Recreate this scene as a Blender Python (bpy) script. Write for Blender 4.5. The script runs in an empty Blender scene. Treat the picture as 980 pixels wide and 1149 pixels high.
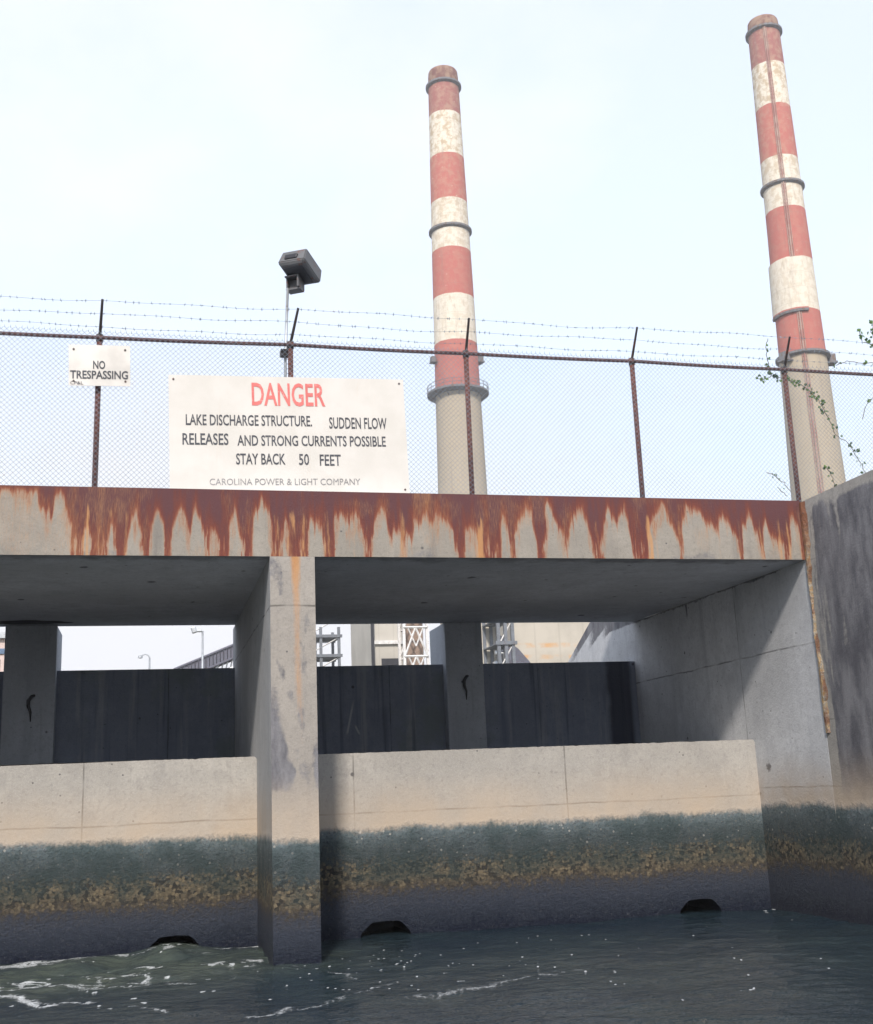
import bpy, bmesh, math, random
import numpy as np
from mathutils import Vector, Matrix
random.seed(7)
sc = bpy.context.scene
C = sc.collection
R = math.radians

# ------------------------------------------------------------------ camera
CAM = np.array([-1.1505, -11.4609, 1.5768]); YAW, PIT, ROL, FPX = 0.24723, 0.23116, -0.04191, 1299.45
_f = np.array([math.sin(YAW)*math.cos(PIT), math.cos(YAW)*math.cos(PIT), math.sin(PIT)])
_r0 = np.array([math.cos(YAW), -math.sin(YAW), 0.0]); _u0 = np.cross(_r0, _f)
_r = _r0*math.cos(ROL)+_u0*math.sin(ROL); _u = -_r0*math.sin(ROL)+_u0*math.cos(ROL)
cd = bpy.data.cameras.new('camera'); cam = bpy.data.objects.new('camera', cd); C.objects.link(cam)
cd.sensor_fit = 'HORIZONTAL'; cd.sensor_width = 36; cd.lens = FPX/980*36
cd.clip_start = 0.1; cd.clip_end = 5000
cam.matrix_world = Matrix(((_r[0], _u[0], -_f[0], CAM[0]), (_r[1], _u[1], -_f[1], CAM[1]),
                           (_r[2], _u[2], -_f[2], CAM[2]), (0, 0, 0, 1)))
sc.camera = cam
def ray(x, y): return _f+_r*(x-490)/FPX-_u*(y-574.5)/FPX
def at(x, y, Y):                      # point seen at (x, y) standing at depth Y
    d = ray(x, y); return CAM+d*(Y-CAM[1])/d[1]
def at_z(x, y, Z=0.0):
    d = ray(x, y); return CAM+d*(Z-CAM[2])/d[2]

# ------------------------------------------------------------------ sky, sun, exposure
SUN = Vector((-0.30, -1.0, 0.80)).normalized()
SUN_EL = math.asin(SUN.z); SUN_AZ = math.atan2(SUN.x, SUN.y)
w = bpy.data.worlds.new('World'); sc.world = w; w.use_nodes = True
nt = w.node_tree; nt.nodes.clear()
N = nt.nodes.new; L = nt.links.new
out = N('ShaderNodeOutputWorld'); bg = N('ShaderNodeBackground'); bg.inputs[1].default_value = 0.14
sky = N('ShaderNodeTexSky'); sky.sky_type = 'NISHITA'; sky.sun_disc = False
sky.sun_elevation = SUN_EL; sky.sun_rotation = SUN_AZ; sky.air_density = 1.3; sky.dust_density = .6; sky.ozone_density = 3.0
tc = N('ShaderNodeTexCoord')
mp = N('ShaderNodeMapping'); mp.inputs['Scale'].default_value = (1, 1, 1.6); mp.inputs['Location'].default_value = (0.35, 0.1, 0.2)
n1 = N('ShaderNodeTexNoise'); n1.inputs['Scale'].default_value = 1.7; n1.inputs['Detail'].default_value = 7; n1.inputs['Roughness'].default_value = .55
rp = N('ShaderNodeValToRGB'); rp.color_ramp.elements[0].position = .36; rp.color_ramp.elements[0].color = (.63, .63, .64, 1)
rp.color_ramp.elements[1].position = .60; rp.color_ramp.elements[1].color = (1, 1, 1, 1)
mx = N('ShaderNodeMix'); mx.data_type = 'RGBA'; mx.inputs['B'].default_value = (3.12, 3.14, 3.28, 1)
# high thin cloud all round; unseen cover behind the viewer raised for fill light
sx = N('ShaderNodeSeparateXYZ'); L(tc.outputs['Generated'], sx.inputs[0])
cov = N('ShaderNodeMapRange'); cov.interpolation_type = 'SMOOTHSTEP'; L(sx.outputs[1], cov.inputs[0])
for i_, v_ in enumerate((-.35, .35, 1.0, 1.0)): cov.inputs[i_+1].default_value = v_
low = N('ShaderNodeMapRange'); low.interpolation_type = 'SMOOTHSTEP'; L(sx.outputs[2], low.inputs[0])
for i_, v_ in enumerate((.08, .42, .10, -.06)): low.inputs[i_+1].default_value = v_
ad = N('ShaderNodeMath'); ad.operation = 'ADD'; L(n1.outputs['Fac'], ad.inputs[0]); L(low.outputs[0], ad.inputs[1])
ml = N('ShaderNodeMath'); ml.operation = 'MULTIPLY'; L(rp.outputs[0], ml.inputs[0]); L(cov.outputs[0], ml.inputs[1])
L(tc.outputs['Generated'], mp.inputs['Vector']); L(mp.outputs[0], n1.inputs['Vector']); L(ad.outputs[0], rp.inputs[0])
L(ml.outputs[0], mx.inputs['Factor']); L(sky.outputs[0], mx.inputs['A'])
L(mx.outputs['Result'], bg.inputs[0]); L(bg.outputs[0], out.inputs[0])
sl = bpy.data.lights.new('sun', 'SUN'); sl.energy = 1.85; sl.angle = R(5.5); sl.color = (1, .91, .81)
so = bpy.data.objects.new('sun', sl); C.objects.link(so); so.rotation_euler = (-SUN).to_track_quat('-Z', 'Y').to_euler()
vs = sc.view_settings; vs.view_transform = 'Standard'; vs.look = 'None'; vs.exposure = 1.4; vs.gamma = 1
sc.render.engine = 'CYCLES'

# ------------------------------------------------------------------ object helpers
def link(name, me, m, parent=None, smooth=False):
    o = bpy.data.objects.new(name, me); C.objects.link(o)
    if m is not None and not me.materials: me.materials.append(m)
    if smooth:
        for p in me.polygons: p.use_smooth = True
    if parent is not None: o.parent = parent
    return o
def obj(name, bm, m, parent=None, smooth=False):
    me = bpy.data.meshes.new(name); bm.to_mesh(me); bm.free()
    return link(name, me, m, parent, smooth)
def tag(o, label=None, cat=None, group=None, kind=None):
    if label: o['label'] = label
    if cat: o['category'] = cat
    if group: o['group'] = group
    if kind: o['kind'] = kind
    return o
def empty(name, loc, label, cat, group=None):
    o = bpy.data.objects.new(name, None); C.objects.link(o); o.location = loc; o.empty_display_size = .2
    bpy.context.view_layer.update()
    return tag(o, label, cat, group)
def keep(o, parent):                  # parent a world-space mesh without moving it
    o.parent = parent; o.matrix_parent_inverse = Matrix.Translation(-Vector(parent.location)); return o
def part(name, bm, m, parent, smooth=False): return keep(obj(name, bm, m, None, smooth), parent)
def sub(name, bm, m, parent, smooth=False):   # parent is a mesh whose world matrix is identity
    return obj(name, bm, m, parent, smooth)
def box(bm, x0, x1, y0, y1, z0, z1, M=None, bevel=0):
    v = [Vector((x, y, z)) for x in (x0, x1) for y in (y0, y1) for z in (z0, z1)]
    if M is not None: v = [M @ q for q in v]
    v = [bm.verts.new(q) for q in v]
    fs = [bm.faces.new([v[i] for i in f]) for f in ((0, 1, 3, 2), (4, 6, 7, 5), (0, 4, 5, 1), (2, 3, 7, 6), (0, 2, 6, 4), (1, 5, 7, 3))]
    if bevel:
        es = list({e for f in fs for e in f.edges})
        bmesh.ops.bevel(bm, geom=es, offset=bevel, segments=2, affect='EDGES', profile=.5)
def tube(bm, pts, r, seg=8, caps=True):
    pts = [Vector(p) for p in pts]; rings = []
    for i, p in enumerate(pts):
        a = pts[max(i-1, 0)]; b = pts[min(i+1, len(pts)-1)]
        d = (b-a).normalized(); up = Vector((0, 1, 0)) if abs(d.y) < .9 else Vector((1, 0, 0))
        u = d.cross(up).normalized(); v = d.cross(u)
        rr = r[i] if isinstance(r, (list, tuple)) else r
        rings.append([bm.verts.new(p+(u*math.cos(t)+v*math.sin(t))*rr) for t in [2*math.pi*k/seg for k in range(seg)]])
    for a, b in zip(rings, rings[1:]):
        for k in range(seg): bm.faces.new((a[k], a[(k+1) % seg], b[(k+1) % seg], b[k]))
    if caps and seg > 2:
        bm.faces.new(rings[0][::-1]); bm.faces.new(rings[-1])
def lathe(bm, c, prof, seg=48, close=False, a0=0, a1=2*math.pi):
    full = abs(a1-a0-2*math.pi) < 1e-6; n = seg if full else seg+1; rings = []
    for (r, z) in prof:
        rings.append([bm.verts.new((c[0]+r*math.cos(a0+(a1-a0)*k/seg), c[1]+r*math.sin(a0+(a1-a0)*k/seg), z)) for k in range(n)])
    prs = list(zip(rings, rings[1:]))
    if close: prs.append((rings[-1], rings[0]))
    for a, b in prs:
        for k in range(seg): bm.faces.new((a[k], a[(k+1) % n], b[(k+1) % n], b[k]))
    if close and not full:
        bm.faces.new([q[0] for q in rings][::-1]); bm.faces.new([q[-1] for q in rings])
def prism(bm, poly, y0, y1):          # outline in x,z extruded along y
    a = [bm.verts.new((x, y0, z)) for x, z in poly]; b = [bm.verts.new((x, y1, z)) for x, z in poly]
    n = len(poly)
    for i in range(n): bm.faces.new((a[i], a[(i+1) % n], b[(i+1) % n], b[i]))
    f1 = bm.faces.new(a[::-1]); f2 = bm.faces.new(b)
    bmesh.ops.triangulate(bm, faces=[f1, f2])

# value noise in numpy, for stains with a shape of their own
def vnoise(x, y, seed=0):
    xi = np.floor(x).astype(np.int64); yi = np.floor(y).astype(np.int64); fx = x-xi; fy = y-yi
    def h(a, b):
        n = (a*374761393+b*668265263+seed*974711) & 0x7fffffff
        n = ((n ^ (n >> 13))*1274126177) & 0x7fffffff
        return ((n ^ (n >> 16)) & 0xffff)/65535.0
    sx = fx*fx*(3-2*fx); sy = fy*fy*(3-2*fy)
    return (h(xi, yi)*(1-sx)+h(xi+1, yi)*sx)*(1-sy)+(h(xi, yi+1)*(1-sx)+h(xi+1, yi+1)*sx)*sy
def fbm(x, y, seed=0, oct=4):
    s = 0; a = .5; t = 0
    for i in range(oct): s = s+a*vnoise(x*2**i, y*2**i, seed+i*17); t += a; a *= .5
    return s/t
def smooth(a, b, x):
    t = np.clip((x-a)/(b-a), 0, 1); return t*t*(3-2*t)
def grid_mesh(name, P, attrs):        # P: (ny, nx, 3)
    ny, nx, _ = P.shape
    idx = np.arange(ny*nx).reshape(ny, nx)
    F = np.stack([idx[:-1, :-1], idx[:-1, 1:], idx[1:, 1:], idx[1:, :-1]], -1).reshape(-1, 4)
    me = bpy.data.meshes.new(name)
    me.vertices.add(ny*nx); me.vertices.foreach_set('co', P.reshape(-1).astype(np.float32))
    me.loops.add(len(F)*4); me.loops.foreach_set('vertex_index', F.reshape(-1).astype(np.int32))
    me.polygons.add(len(F)); me.polygons.foreach_set('loop_start', np.arange(0, len(F)*4, 4, dtype=np.int32))
    me.update(calc_edges=True)
    for k, v in attrs.items():
        a = me.attributes.new(k, 'FLOAT', 'POINT'); a.data.foreach_set('value', v.reshape(-1).astype(np.float32))
    return me
def add_to_mesh(me, bm_extra):        # append bmesh geometry to an attribute-carrying mesh
    b = bmesh.new(); b.from_mesh(me)
    tmp = bpy.data.meshes.new('tmp'); bm_extra.to_mesh(tmp); bm_extra.free(); b.from_mesh(tmp); b.to_mesh(me); b.free()
    bpy.data.meshes.remove(tmp)

# ------------------------------------------------------------------ material helpers
class MT:
    def __init__(s, name, rough=.85, spec=.3):
        s.m = bpy.data.materials.new(name); s.m.use_nodes = True; s.t = s.m.node_tree
        s.b = s.t.nodes['Principled BSDF']; s.b.inputs['Roughness'].default_value = rough
        s.b.inputs['Specular IOR Level'].default_value = spec
        s.pos = s.t.nodes.new('ShaderNodeNewGeometry').outputs['Position']
        sp = s.t.nodes.new('ShaderNodeSeparateXYZ'); s.t.links.new(s.pos, sp.inputs[0]); s.x, s.y, s.z = sp.outputs
    def put(s, sock, v):
        if isinstance(v, bpy.types.NodeSocket): s.t.links.new(v, sock)
        elif isinstance(v, (tuple, list)) and len(v) == 3 and sock.type == 'RGBA': sock.default_value = (*v, 1)
        else: sock.default_value = v
    def math(s, op, a, b=0.0, clamp=False):
        n = s.t.nodes.new('ShaderNodeMath'); n.operation = op; n.use_clamp = clamp; s.put(n.inputs[0], a); s.put(n.inputs[1], b); return n.outputs[0]
    def mapr(s, v, a, b, c=0.0, d=1.0, smooth=True):
        n = s.t.nodes.new('ShaderNodeMapRange'); n.interpolation_type = 'SMOOTHSTEP' if smooth else 'LINEAR'
        for i, q in enumerate((v, a, b, c, d)): s.put(n.inputs[i], q)
        return n.outputs[0]
    def mix(s, f, a, b, mode='MIX'):
        n = s.t.nodes.new('ShaderNodeMix'); n.data_type = 'RGBA'; n.blend_type = mode
        s.put(n.inputs['Factor'], f); s.put(n.inputs['A'], a); s.put(n.inputs['B'], b); return n.outputs['Result']
    def vec(s, scale):
        n = s.t.nodes.new('ShaderNodeVectorMath'); n.operation = 'MULTIPLY'; s.t.links.new(s.pos, n.inputs[0]); n.inputs[1].default_value = scale; return n.outputs[0]
    def noise(s, scale, detail=4, rough=.5, v=None):
        n = s.t.nodes.new('ShaderNodeTexNoise'); n.inputs['Scale'].default_value = scale; n.inputs['Detail'].default_value = detail
        n.inputs['Roughness'].default_value = rough; s.t.links.new(v if v is not None else s.pos, n.inputs['Vector']); return n.outputs['Fac']
    def voro(s, scale, v=None, outp='Distance'):
        n = s.t.nodes.new('ShaderNodeTexVoronoi'); n.inputs['Scale'].default_value = scale
        s.t.links.new(v if v is not None else s.pos, n.inputs['Vector']); return n.outputs[outp]
    def attr(s, name):
        n = s.t.nodes.new('ShaderNodeAttribute'); n.attribute_name = name; return n.outputs['Fac']
    def ramp(s, f, els, mode='LINEAR'):
        n = s.t.nodes.new('ShaderNodeValToRGB'); n.color_ramp.interpolation = mode; e = n.color_ramp.elements
        while len(e) < len(els): e.new(.5)
        for q, (p, c) in zip(e, els): q.position = p; q.color = (*c, 1)
        s.put(n.inputs[0], f); return n.outputs[0]
    def bump(s, h, dist, strength=1.0, prev=None):
        n = s.t.nodes.new('ShaderNodeBump'); n.inputs['Strength'].default_value = strength; n.inputs['Distance'].default_value = dist
        s.put(n.inputs['Height'], h)
        if prev is not None: s.t.links.new(prev, n.inputs['Normal'])
        s.t.links.new(n.outputs[0], s.b.inputs['Normal']); return n.outputs[0]
    def col(s, c): s.put(s.b.inputs['Base Color'], c); return s.m

def concrete(name, base, tide=False, joints=(), vjoints=(), dirt=.5, spots=False, edge=False):
    """joints: (axis 'z', level); vjoints: x levels"""
    t = MT(name, .88, .25)
    big = t.noise(.9, 8, .6); mid = t.noise(5, 6, .6); fine = t.noise(45, 3, .6)
    stk = t.noise(1.0, 5, .6, t.vec((5, 5, .35))); stk2 = t.noise(1.0, 4, .6, t.vec((16, 16, .5)))
    b = Vector(base)
    c = t.mix(t.mapr(big, .3, .7), tuple(b*.84), tuple(b*1.12))
    c = t.mix(t.mapr(mid, .35, .7, 0, .45), c, tuple(b*Vector((.78, .78, .8))))
    c = t.mix(t.mapr(stk, .52, .75, 0, dirt), c, tuple(b*Vector((.55, .56, .6))))
    c = t.mix(t.mapr(stk2, .58, .75, 0, dirt*.7), c, tuple(b*Vector((.6, .6, .62))))
    c = t.mix(t.mapr(fine, .3, .75, .0, .35), c, tuple(b*.7))
    grit = t.noise(19, 5, .75); c = t.mix(t.mapr(grit, .50, .68, 0, .42), c, tuple(b*Vector((.52, .52, .55))))
    c = t.mix(t.mapr(t.noise(120, 2, .6), .56, .70, 0, .45), c, tuple(b*1.35))
    blotch = t.noise(1.9, 7, .72); c = t.mix(t.mapr(blotch, .53, .66, 0, .4), c, tuple(b*Vector((.66, .66, .68))))
    # bug holes and patches
    v = t.voro(5.5); hole = t.mapr(v, .035, .07, 1, 0)
    v2 = t.voro(2.1); hole2 = t.mapr(t.math('ADD', v2, t.math('MULTIPLY', mid, .06)), .06, .085, 1, 0)
    hh = t.math('MAXIMUM', hole, hole2)
    if spots:
        v3 = t.voro(1.5, t.vec((1, .8, 1))); sp3 = t.mapr(t.math('ADD', v3, t.math('MULTIPLY', t.noise(11, 5, .7), .16)), .13, .165, 1, 0); hh = t.math('MAXIMUM', hh, sp3)
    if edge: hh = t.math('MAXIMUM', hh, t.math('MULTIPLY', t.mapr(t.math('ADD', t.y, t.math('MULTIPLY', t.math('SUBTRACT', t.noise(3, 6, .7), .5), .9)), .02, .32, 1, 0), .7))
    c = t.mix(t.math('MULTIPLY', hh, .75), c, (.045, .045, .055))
    # board lines
    ln = None
    wob = t.math('MULTIPLY', t.math('SUBTRACT', t.noise(2.2, 5), .5), .05)
    for z in joints:
        d = t.math('ABSOLUTE', t.math('SUBTRACT', t.math('ADD', t.z, wob), z)); q = t.mapr(d, .003, .014, 1, 0)
        ln = q if ln is None else t.math('MAXIMUM', ln, q)
    wob2 = t.math('MULTIPLY', wob, .3)
    for (ax, lv) in vjoints:
        d = t.math('ABSOLUTE', t.math('SUBTRACT', t.math('ADD', t.x if ax == 'x' else t.y, wob2), lv)); q = t.mapr(d, .003, .012, 1, 0)
        ln = q if ln is None else t.math('MAXIMUM', ln, q)
    if ln is not None:
        lm = t.math('MULTIPLY', ln, t.mapr(t.noise(3.5, 3), .35, .6, .25, .85)); c = t.mix(lm, c, tuple(b*.28))
    # painted stains
    dk = t.attr('dark'); dn = t.mapr(t.math('ADD', dk, t.math('MULTIPLY', t.math('SUBTRACT', t.noise(18, 5, .65), .5), .7)), .3, .75)
    dcol = t.mix(t.mapr(t.noise(1.6, 7, .68, t.vec((3, 3, 1.0))), .32, .68), (.072, .074, .092), (.205, .208, .228))
    c = t.mix(t.math('MULTIPLY', dn, .92), c, dcol)
    ru = t.math('ADD', t.attr('rust'), t.math('MULTIPLY', t.math('SUBTRACT', t.noise(1.0, 5, .7, t.vec((130, 130, 14))), .5), .5))
    rcol = t.ramp(ru, [(.0, (.31, .245, .175)), (.22, (.34, .175, .09)), (.36, (.225, .078, .044)), (.52, (.145, .046, .036)), (.75, (.118, .043, .039)), (1, (.098, .044, .049))])
    c = t.mix(t.mapr(ru, .04, .46), c, rcol)
    og = t.math('ADD', t.attr('orange'), t.math('MULTIPLY', t.math('SUBTRACT', t.noise(1.0, 5, .7, t.vec((110, 110, 10))), .5), 1.0))
    c = t.mix(t.mapr(og, .3, .95, 0, .8), c, (.44, .24, .11))
    nrm = t.bump(t.math('ADD', fine, grit), .006, .6); nrm = t.bump(mid, .008, .4, nrm)
    if tide:
        zz = t.math('ADD', t.z, t.math('MULTIPLY', t.math('SUBTRACT', t.noise(1.6, 6, .6), .5), .19))
        zz = t.math('ADD', zz, t.math('MULTIPLY', t.math('SUBTRACT', t.noise(1.0, 5, .7, t.vec((8, 8, .9))), .5), .07))
        zz = t.math('ADD', zz, t.math('MULTIPLY', t.math('SUBTRACT', t.noise(26, 4, .7), .5), .11))
        zz = t.math('ADD', zz, t.math('MULTIPLY', t.attr('tideshift'), 1.0))
        zn = t.math('MULTIPLY', zz, .5)
        tan = t.mapr(zz, 1.8, 1.16); tan = t.math('MULTIPLY', tan, t.mapr(t.noise(1.3, 5, .6), .3, .65, .45, .9))
        c = t.mix(tan, c, (.45, .37, .29))
        sp = t.noise(34, 5, .8)
        g1 = t.noise(17, 6, .8); g2 = t.noise(42, 4, .8)
        zb = t.math('ADD', zn, t.math('MULTIPLY', t.math('SUBTRACT', g1, .5), .34))
        band = t.ramp(zb, [(0, (.022, .028, .052)), (.05, (.04, .05, .076)), (.15, (.068, .082, .118)), (.21, (.08, .086, .108)), (.25, (.13, .108, .08)), (.29, (.225, .187, .13)),
                           (.34, (.175, .16, .12)), (.385, (.098, .122, .128)), (.45, (.12, .152, .165)), (.53, (.15, .195, .215)), (.575, (.18, .20, .21))])
        band = t.mix(t.mapr(sp, .48, .64, 0, .68), band, (.034, .044, .062))
        band = t.mix(t.mapr(g2, .56, .70, 0, .75), band, t.mix(t.mapr(zz, .3, .7), (.13, .135, .15), (.27, .25, .20)))
        vc = t.t.nodes.new('ShaderNodeTexVoronoi'); vc.inputs['Scale'].default_value = 30; t.t.links.new(t.pos, vc.inputs['Vector'])
        sc_ = t.t.nodes.new('ShaderNodeSeparateColor'); t.t.links.new(vc.outputs['Color'], sc_.inputs[0])
        inb = t.math('MULTIPLY', t.mapr(t.math('ADD', zz, t.math('MULTIPLY', t.math('SUBTRACT', g1, .5), .5)), .42, .58), t.mapr(zz, .86, .68))
        band = t.mix(t.math('MULTIPLY', t.math('MULTIPLY', t.mapr(sc_.outputs[0], .50, .62), t.mapr(vc.outputs['Distance'], .62, .40)), inb), band, (.29, .24, .16))
        band = t.mix(t.math('MULTIPLY', t.math('MULTIPLY', t.mapr(sc_.outputs[1], .66, .74), inb), .8), band, (.035, .038, .042))
        band = t.mix(t.math('MULTIPLY', t.math('MULTIPLY', t.mapr(sc_.outputs[2], .955, .975), t.mapr(vc.outputs['Distance'], .45, .3)), t.mapr(zz, .7, .9)), band, (.42, .42, .40))
        band = t.mix(t.math('MULTIPLY', t.mapr(t.noise(2.4, 5, .65), .42, .6, 0, .6), t.mapr(zz, .5, .62)), band, (.055, .085, .09))
        c = t.mix(t.mapr(zz, 1.17, 1.08), c, band)
        rgh = t.mapr(zz, .1, .5, .35, .9); t.put(t.b.inputs['Roughness'], rgh)
        t.bump(t.math('MULTIPLY', t.math('ADD', sp, t.math('MULTIPLY', g1, 1.5)), t.mapr(zz, 1.2, .9)), .045, .9, nrm)
    return t.col(c)

def painted(name, colr, rough=.6, rust=0.0, metal=0.0, rustcol=(.14, .05, .03), scale=14):
    t = MT(name, rough, .4); t.b.inputs['Metallic'].default_value = metal
    b = Vector(colr); n = t.noise(scale, 6, .65)
    c = t.mix(t.mapr(t.noise(3, 5), .3, .7), tuple(b*.85), tuple(b*1.1))
    if rust: c = t.mix(t.mapr(n, .62-.3*rust, .72-.2*rust), c, rustcol)
    t.bump(n, .002, .3)
    return t.col(c)

M = {}
M['deck'] = concrete('deck_concrete', (.285, .265, .235), dirt=.85)
M['pier'] = concrete('pier_concrete', (.325, .305, .28), tide=True, joints=(3.37,), dirt=.35)
M['weir'] = concrete('weir_concrete', (.40, .385, .36), tide=True, joints=(1.30,), vjoints=(('x', -1.814), ('x', 1.064), ('x', 3.556)), dirt=.3)
M['abutment'] = concrete('abutment_concrete', (.60, .62, .65), tide=True, joints=(1.385, 2.95), vjoints=(('y', 1.75),), dirt=.5, spots=True)
M['wing'] = concrete('wing_concrete', (.36, .35, .33), tide=True, joints=(1.385, 2.09, 3.85), dirt=.5)
M['inner'] = concrete('fill_tinted_concrete', (.50, .535, .59), dirt=.5, spots=True, edge=True)  # paler and bluer than the fascia: cool fill light put into the soffit colour
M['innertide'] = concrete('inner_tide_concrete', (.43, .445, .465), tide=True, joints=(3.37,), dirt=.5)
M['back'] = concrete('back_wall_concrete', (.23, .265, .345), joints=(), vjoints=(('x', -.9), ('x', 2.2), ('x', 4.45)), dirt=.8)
def streaked(m):
    t = MT.__new__(MT); t.m = m; t.t = m.node_tree; t.b = t.t.nodes['Principled BSDF']; t.pos = t.t.nodes.new('ShaderNodeNewGeometry').outputs['Position']
    old = t.b.inputs['Base Color'].links[0].from_socket
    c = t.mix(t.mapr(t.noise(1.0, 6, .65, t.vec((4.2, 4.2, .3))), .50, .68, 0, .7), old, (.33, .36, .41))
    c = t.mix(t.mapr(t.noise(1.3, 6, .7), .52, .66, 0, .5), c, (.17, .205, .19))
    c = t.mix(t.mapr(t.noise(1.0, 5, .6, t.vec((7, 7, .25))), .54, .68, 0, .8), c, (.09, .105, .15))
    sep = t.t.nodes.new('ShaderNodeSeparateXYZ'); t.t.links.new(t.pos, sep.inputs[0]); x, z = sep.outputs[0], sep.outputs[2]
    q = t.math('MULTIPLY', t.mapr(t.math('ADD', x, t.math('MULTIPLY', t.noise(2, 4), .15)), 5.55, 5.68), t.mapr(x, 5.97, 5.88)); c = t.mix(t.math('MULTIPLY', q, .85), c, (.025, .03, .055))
    ln = t.math('SUBTRACT', x, t.math('ADD', 1.565, t.math('MULTIPLY', t.math('SUBTRACT', z, 2.31), .22))); zr = t.math('MULTIPLY', t.mapr(z, 2.3, 2.36), t.mapr(z, 2.85, 2.6))
    sc1 = t.math('MULTIPLY', t.mapr(t.math('ABSOLUTE', ln), .006, .02, 1, 0), zr)
    l2 = t.math('SUBTRACT', x, t.math('ADD', 1.66, t.math('MULTIPLY', t.math('SUBTRACT', z, 2.5), -.45))); z2 = t.math('MULTIPLY', t.mapr(z, 2.3, 2.34), t.mapr(z, 2.46, 2.40))
    sc2 = t.math('MULTIPLY', t.mapr(t.math('ABSOLUTE', l2), .006, .02, 1, 0), z2)
    c = t.mix(t.math('MULTIPLY', t.math('MAXIMUM', sc1, sc2), .7), c, (.5, .52, .56)); t.col(c)
streaked(M['back'])
M['column'] = concrete('column_concrete', (.44, .48, .54), dirt=.7)
M['rusty'] = painted('rusty_steel', (.16, .06, .045), .8, .6, .1, (.075, .035, .035), 30)
M['rail'] = painted('rail_steel', (.12, .06, .06), .75, .5, .1, (.06, .035, .04), 30)
M['arm'] = painted('dark_steel', (.06, .05, .05), .6, .3, .2)
M['wire'] = painted('galvanised_wire', (.23, .27, .32), .6, .12, .1, (.18, .13, .11), 6)
M['galv'] = painted('galvanised_pole', (.42, .45, .48), .45, .1, .6)
M['lamp'] = painted('lamp_housing', (.12, .125, .135), .6, .2, .1)
M['lampdark'] = painted('lamp_dark', (.025, .026, .034), .5)
M['sign'] = painted('sign_paint', (.58, .565, .54), .5, .0)
M['black'] = painted('black_letter_paint', (.055, .06, .075), .7, .25, 0, (.20, .20, .20), 40)
M['grey'] = painted('faded_letter_paint', (.22, .22, .23), .7, .35, 0, (.45, .44, .42), 50)
M['red'] = painted('red_letter_paint', (.62, .16, .15), .7, .2, 0, (.72, .35, .33), 30)
M['greysteel'] = painted('grey_steel', (.16, .18, .21), .6, .15, .2)
M['ringsteel'] = painted('ring_steel', (.15, .155, .17), .8, .45, 0, (.13, .085, .06), 2)
M['whitesteel'] = painted('white_steel', (.66, .66, .66), .55, .15)
M['darkroof'] = painted('conveyor_cladding', (.10, .11, .15), .7, .3)
M['glass'] = painted('lamp_glass', (.35, .38, .40), .12)

# ------------------------------------------------------------------ ground and water
def ground():
    xs = np.array([-700, -450, -200, -60, -20, -9, -7.6, -7.0, -6.3, -3, 0, 3, 5.9, 6.45, 7, 9, 20, 60, 200, 450, 700.])
    ys = np.array([-700, -450, -200, -60, -20, -14, -8, -2, 0, 3, 5.35, 6, 7.5, 10, 14, 30, 60, 120, 250, 450, 700.])
    X, Y = np.meshgrid(xs, ys)
    bank = np.maximum(smooth(6.05, 6.45, X), smooth(-6.65, -7.0, X))
    up = np.where(Y > 5.3, 1-smooth(8, 14, Y), 1)
    chan = np.where(Y < 5.3, -1.6, .6)
    land = np.where(Y > 9, 1.2, 4.42)
    Z = chan*(1-bank)+bank*land
    Z = np.where(Y > 9.9, 1.2, Z)
    Z = np.where(Y < -150, -1.6, Z)
    t = MT('ground_soil', .95); n = t.noise(.6, 8, .6); n2 = t.noise(9, 5, .6)
    c = t.mix(t.mapr(n, .35, .65), (.10, .085, .06), (.075, .085, .04)); c = t.mix(t.mapr(n2, .4, .7, 0, .6), c, (.17, .15, .12)); t.bump(n2, .05)
    tag(link('ground', grid_mesh('ground', np.stack([X, Y, Z], -1), {}), t.col(c)), kind='structure')
ground()

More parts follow.
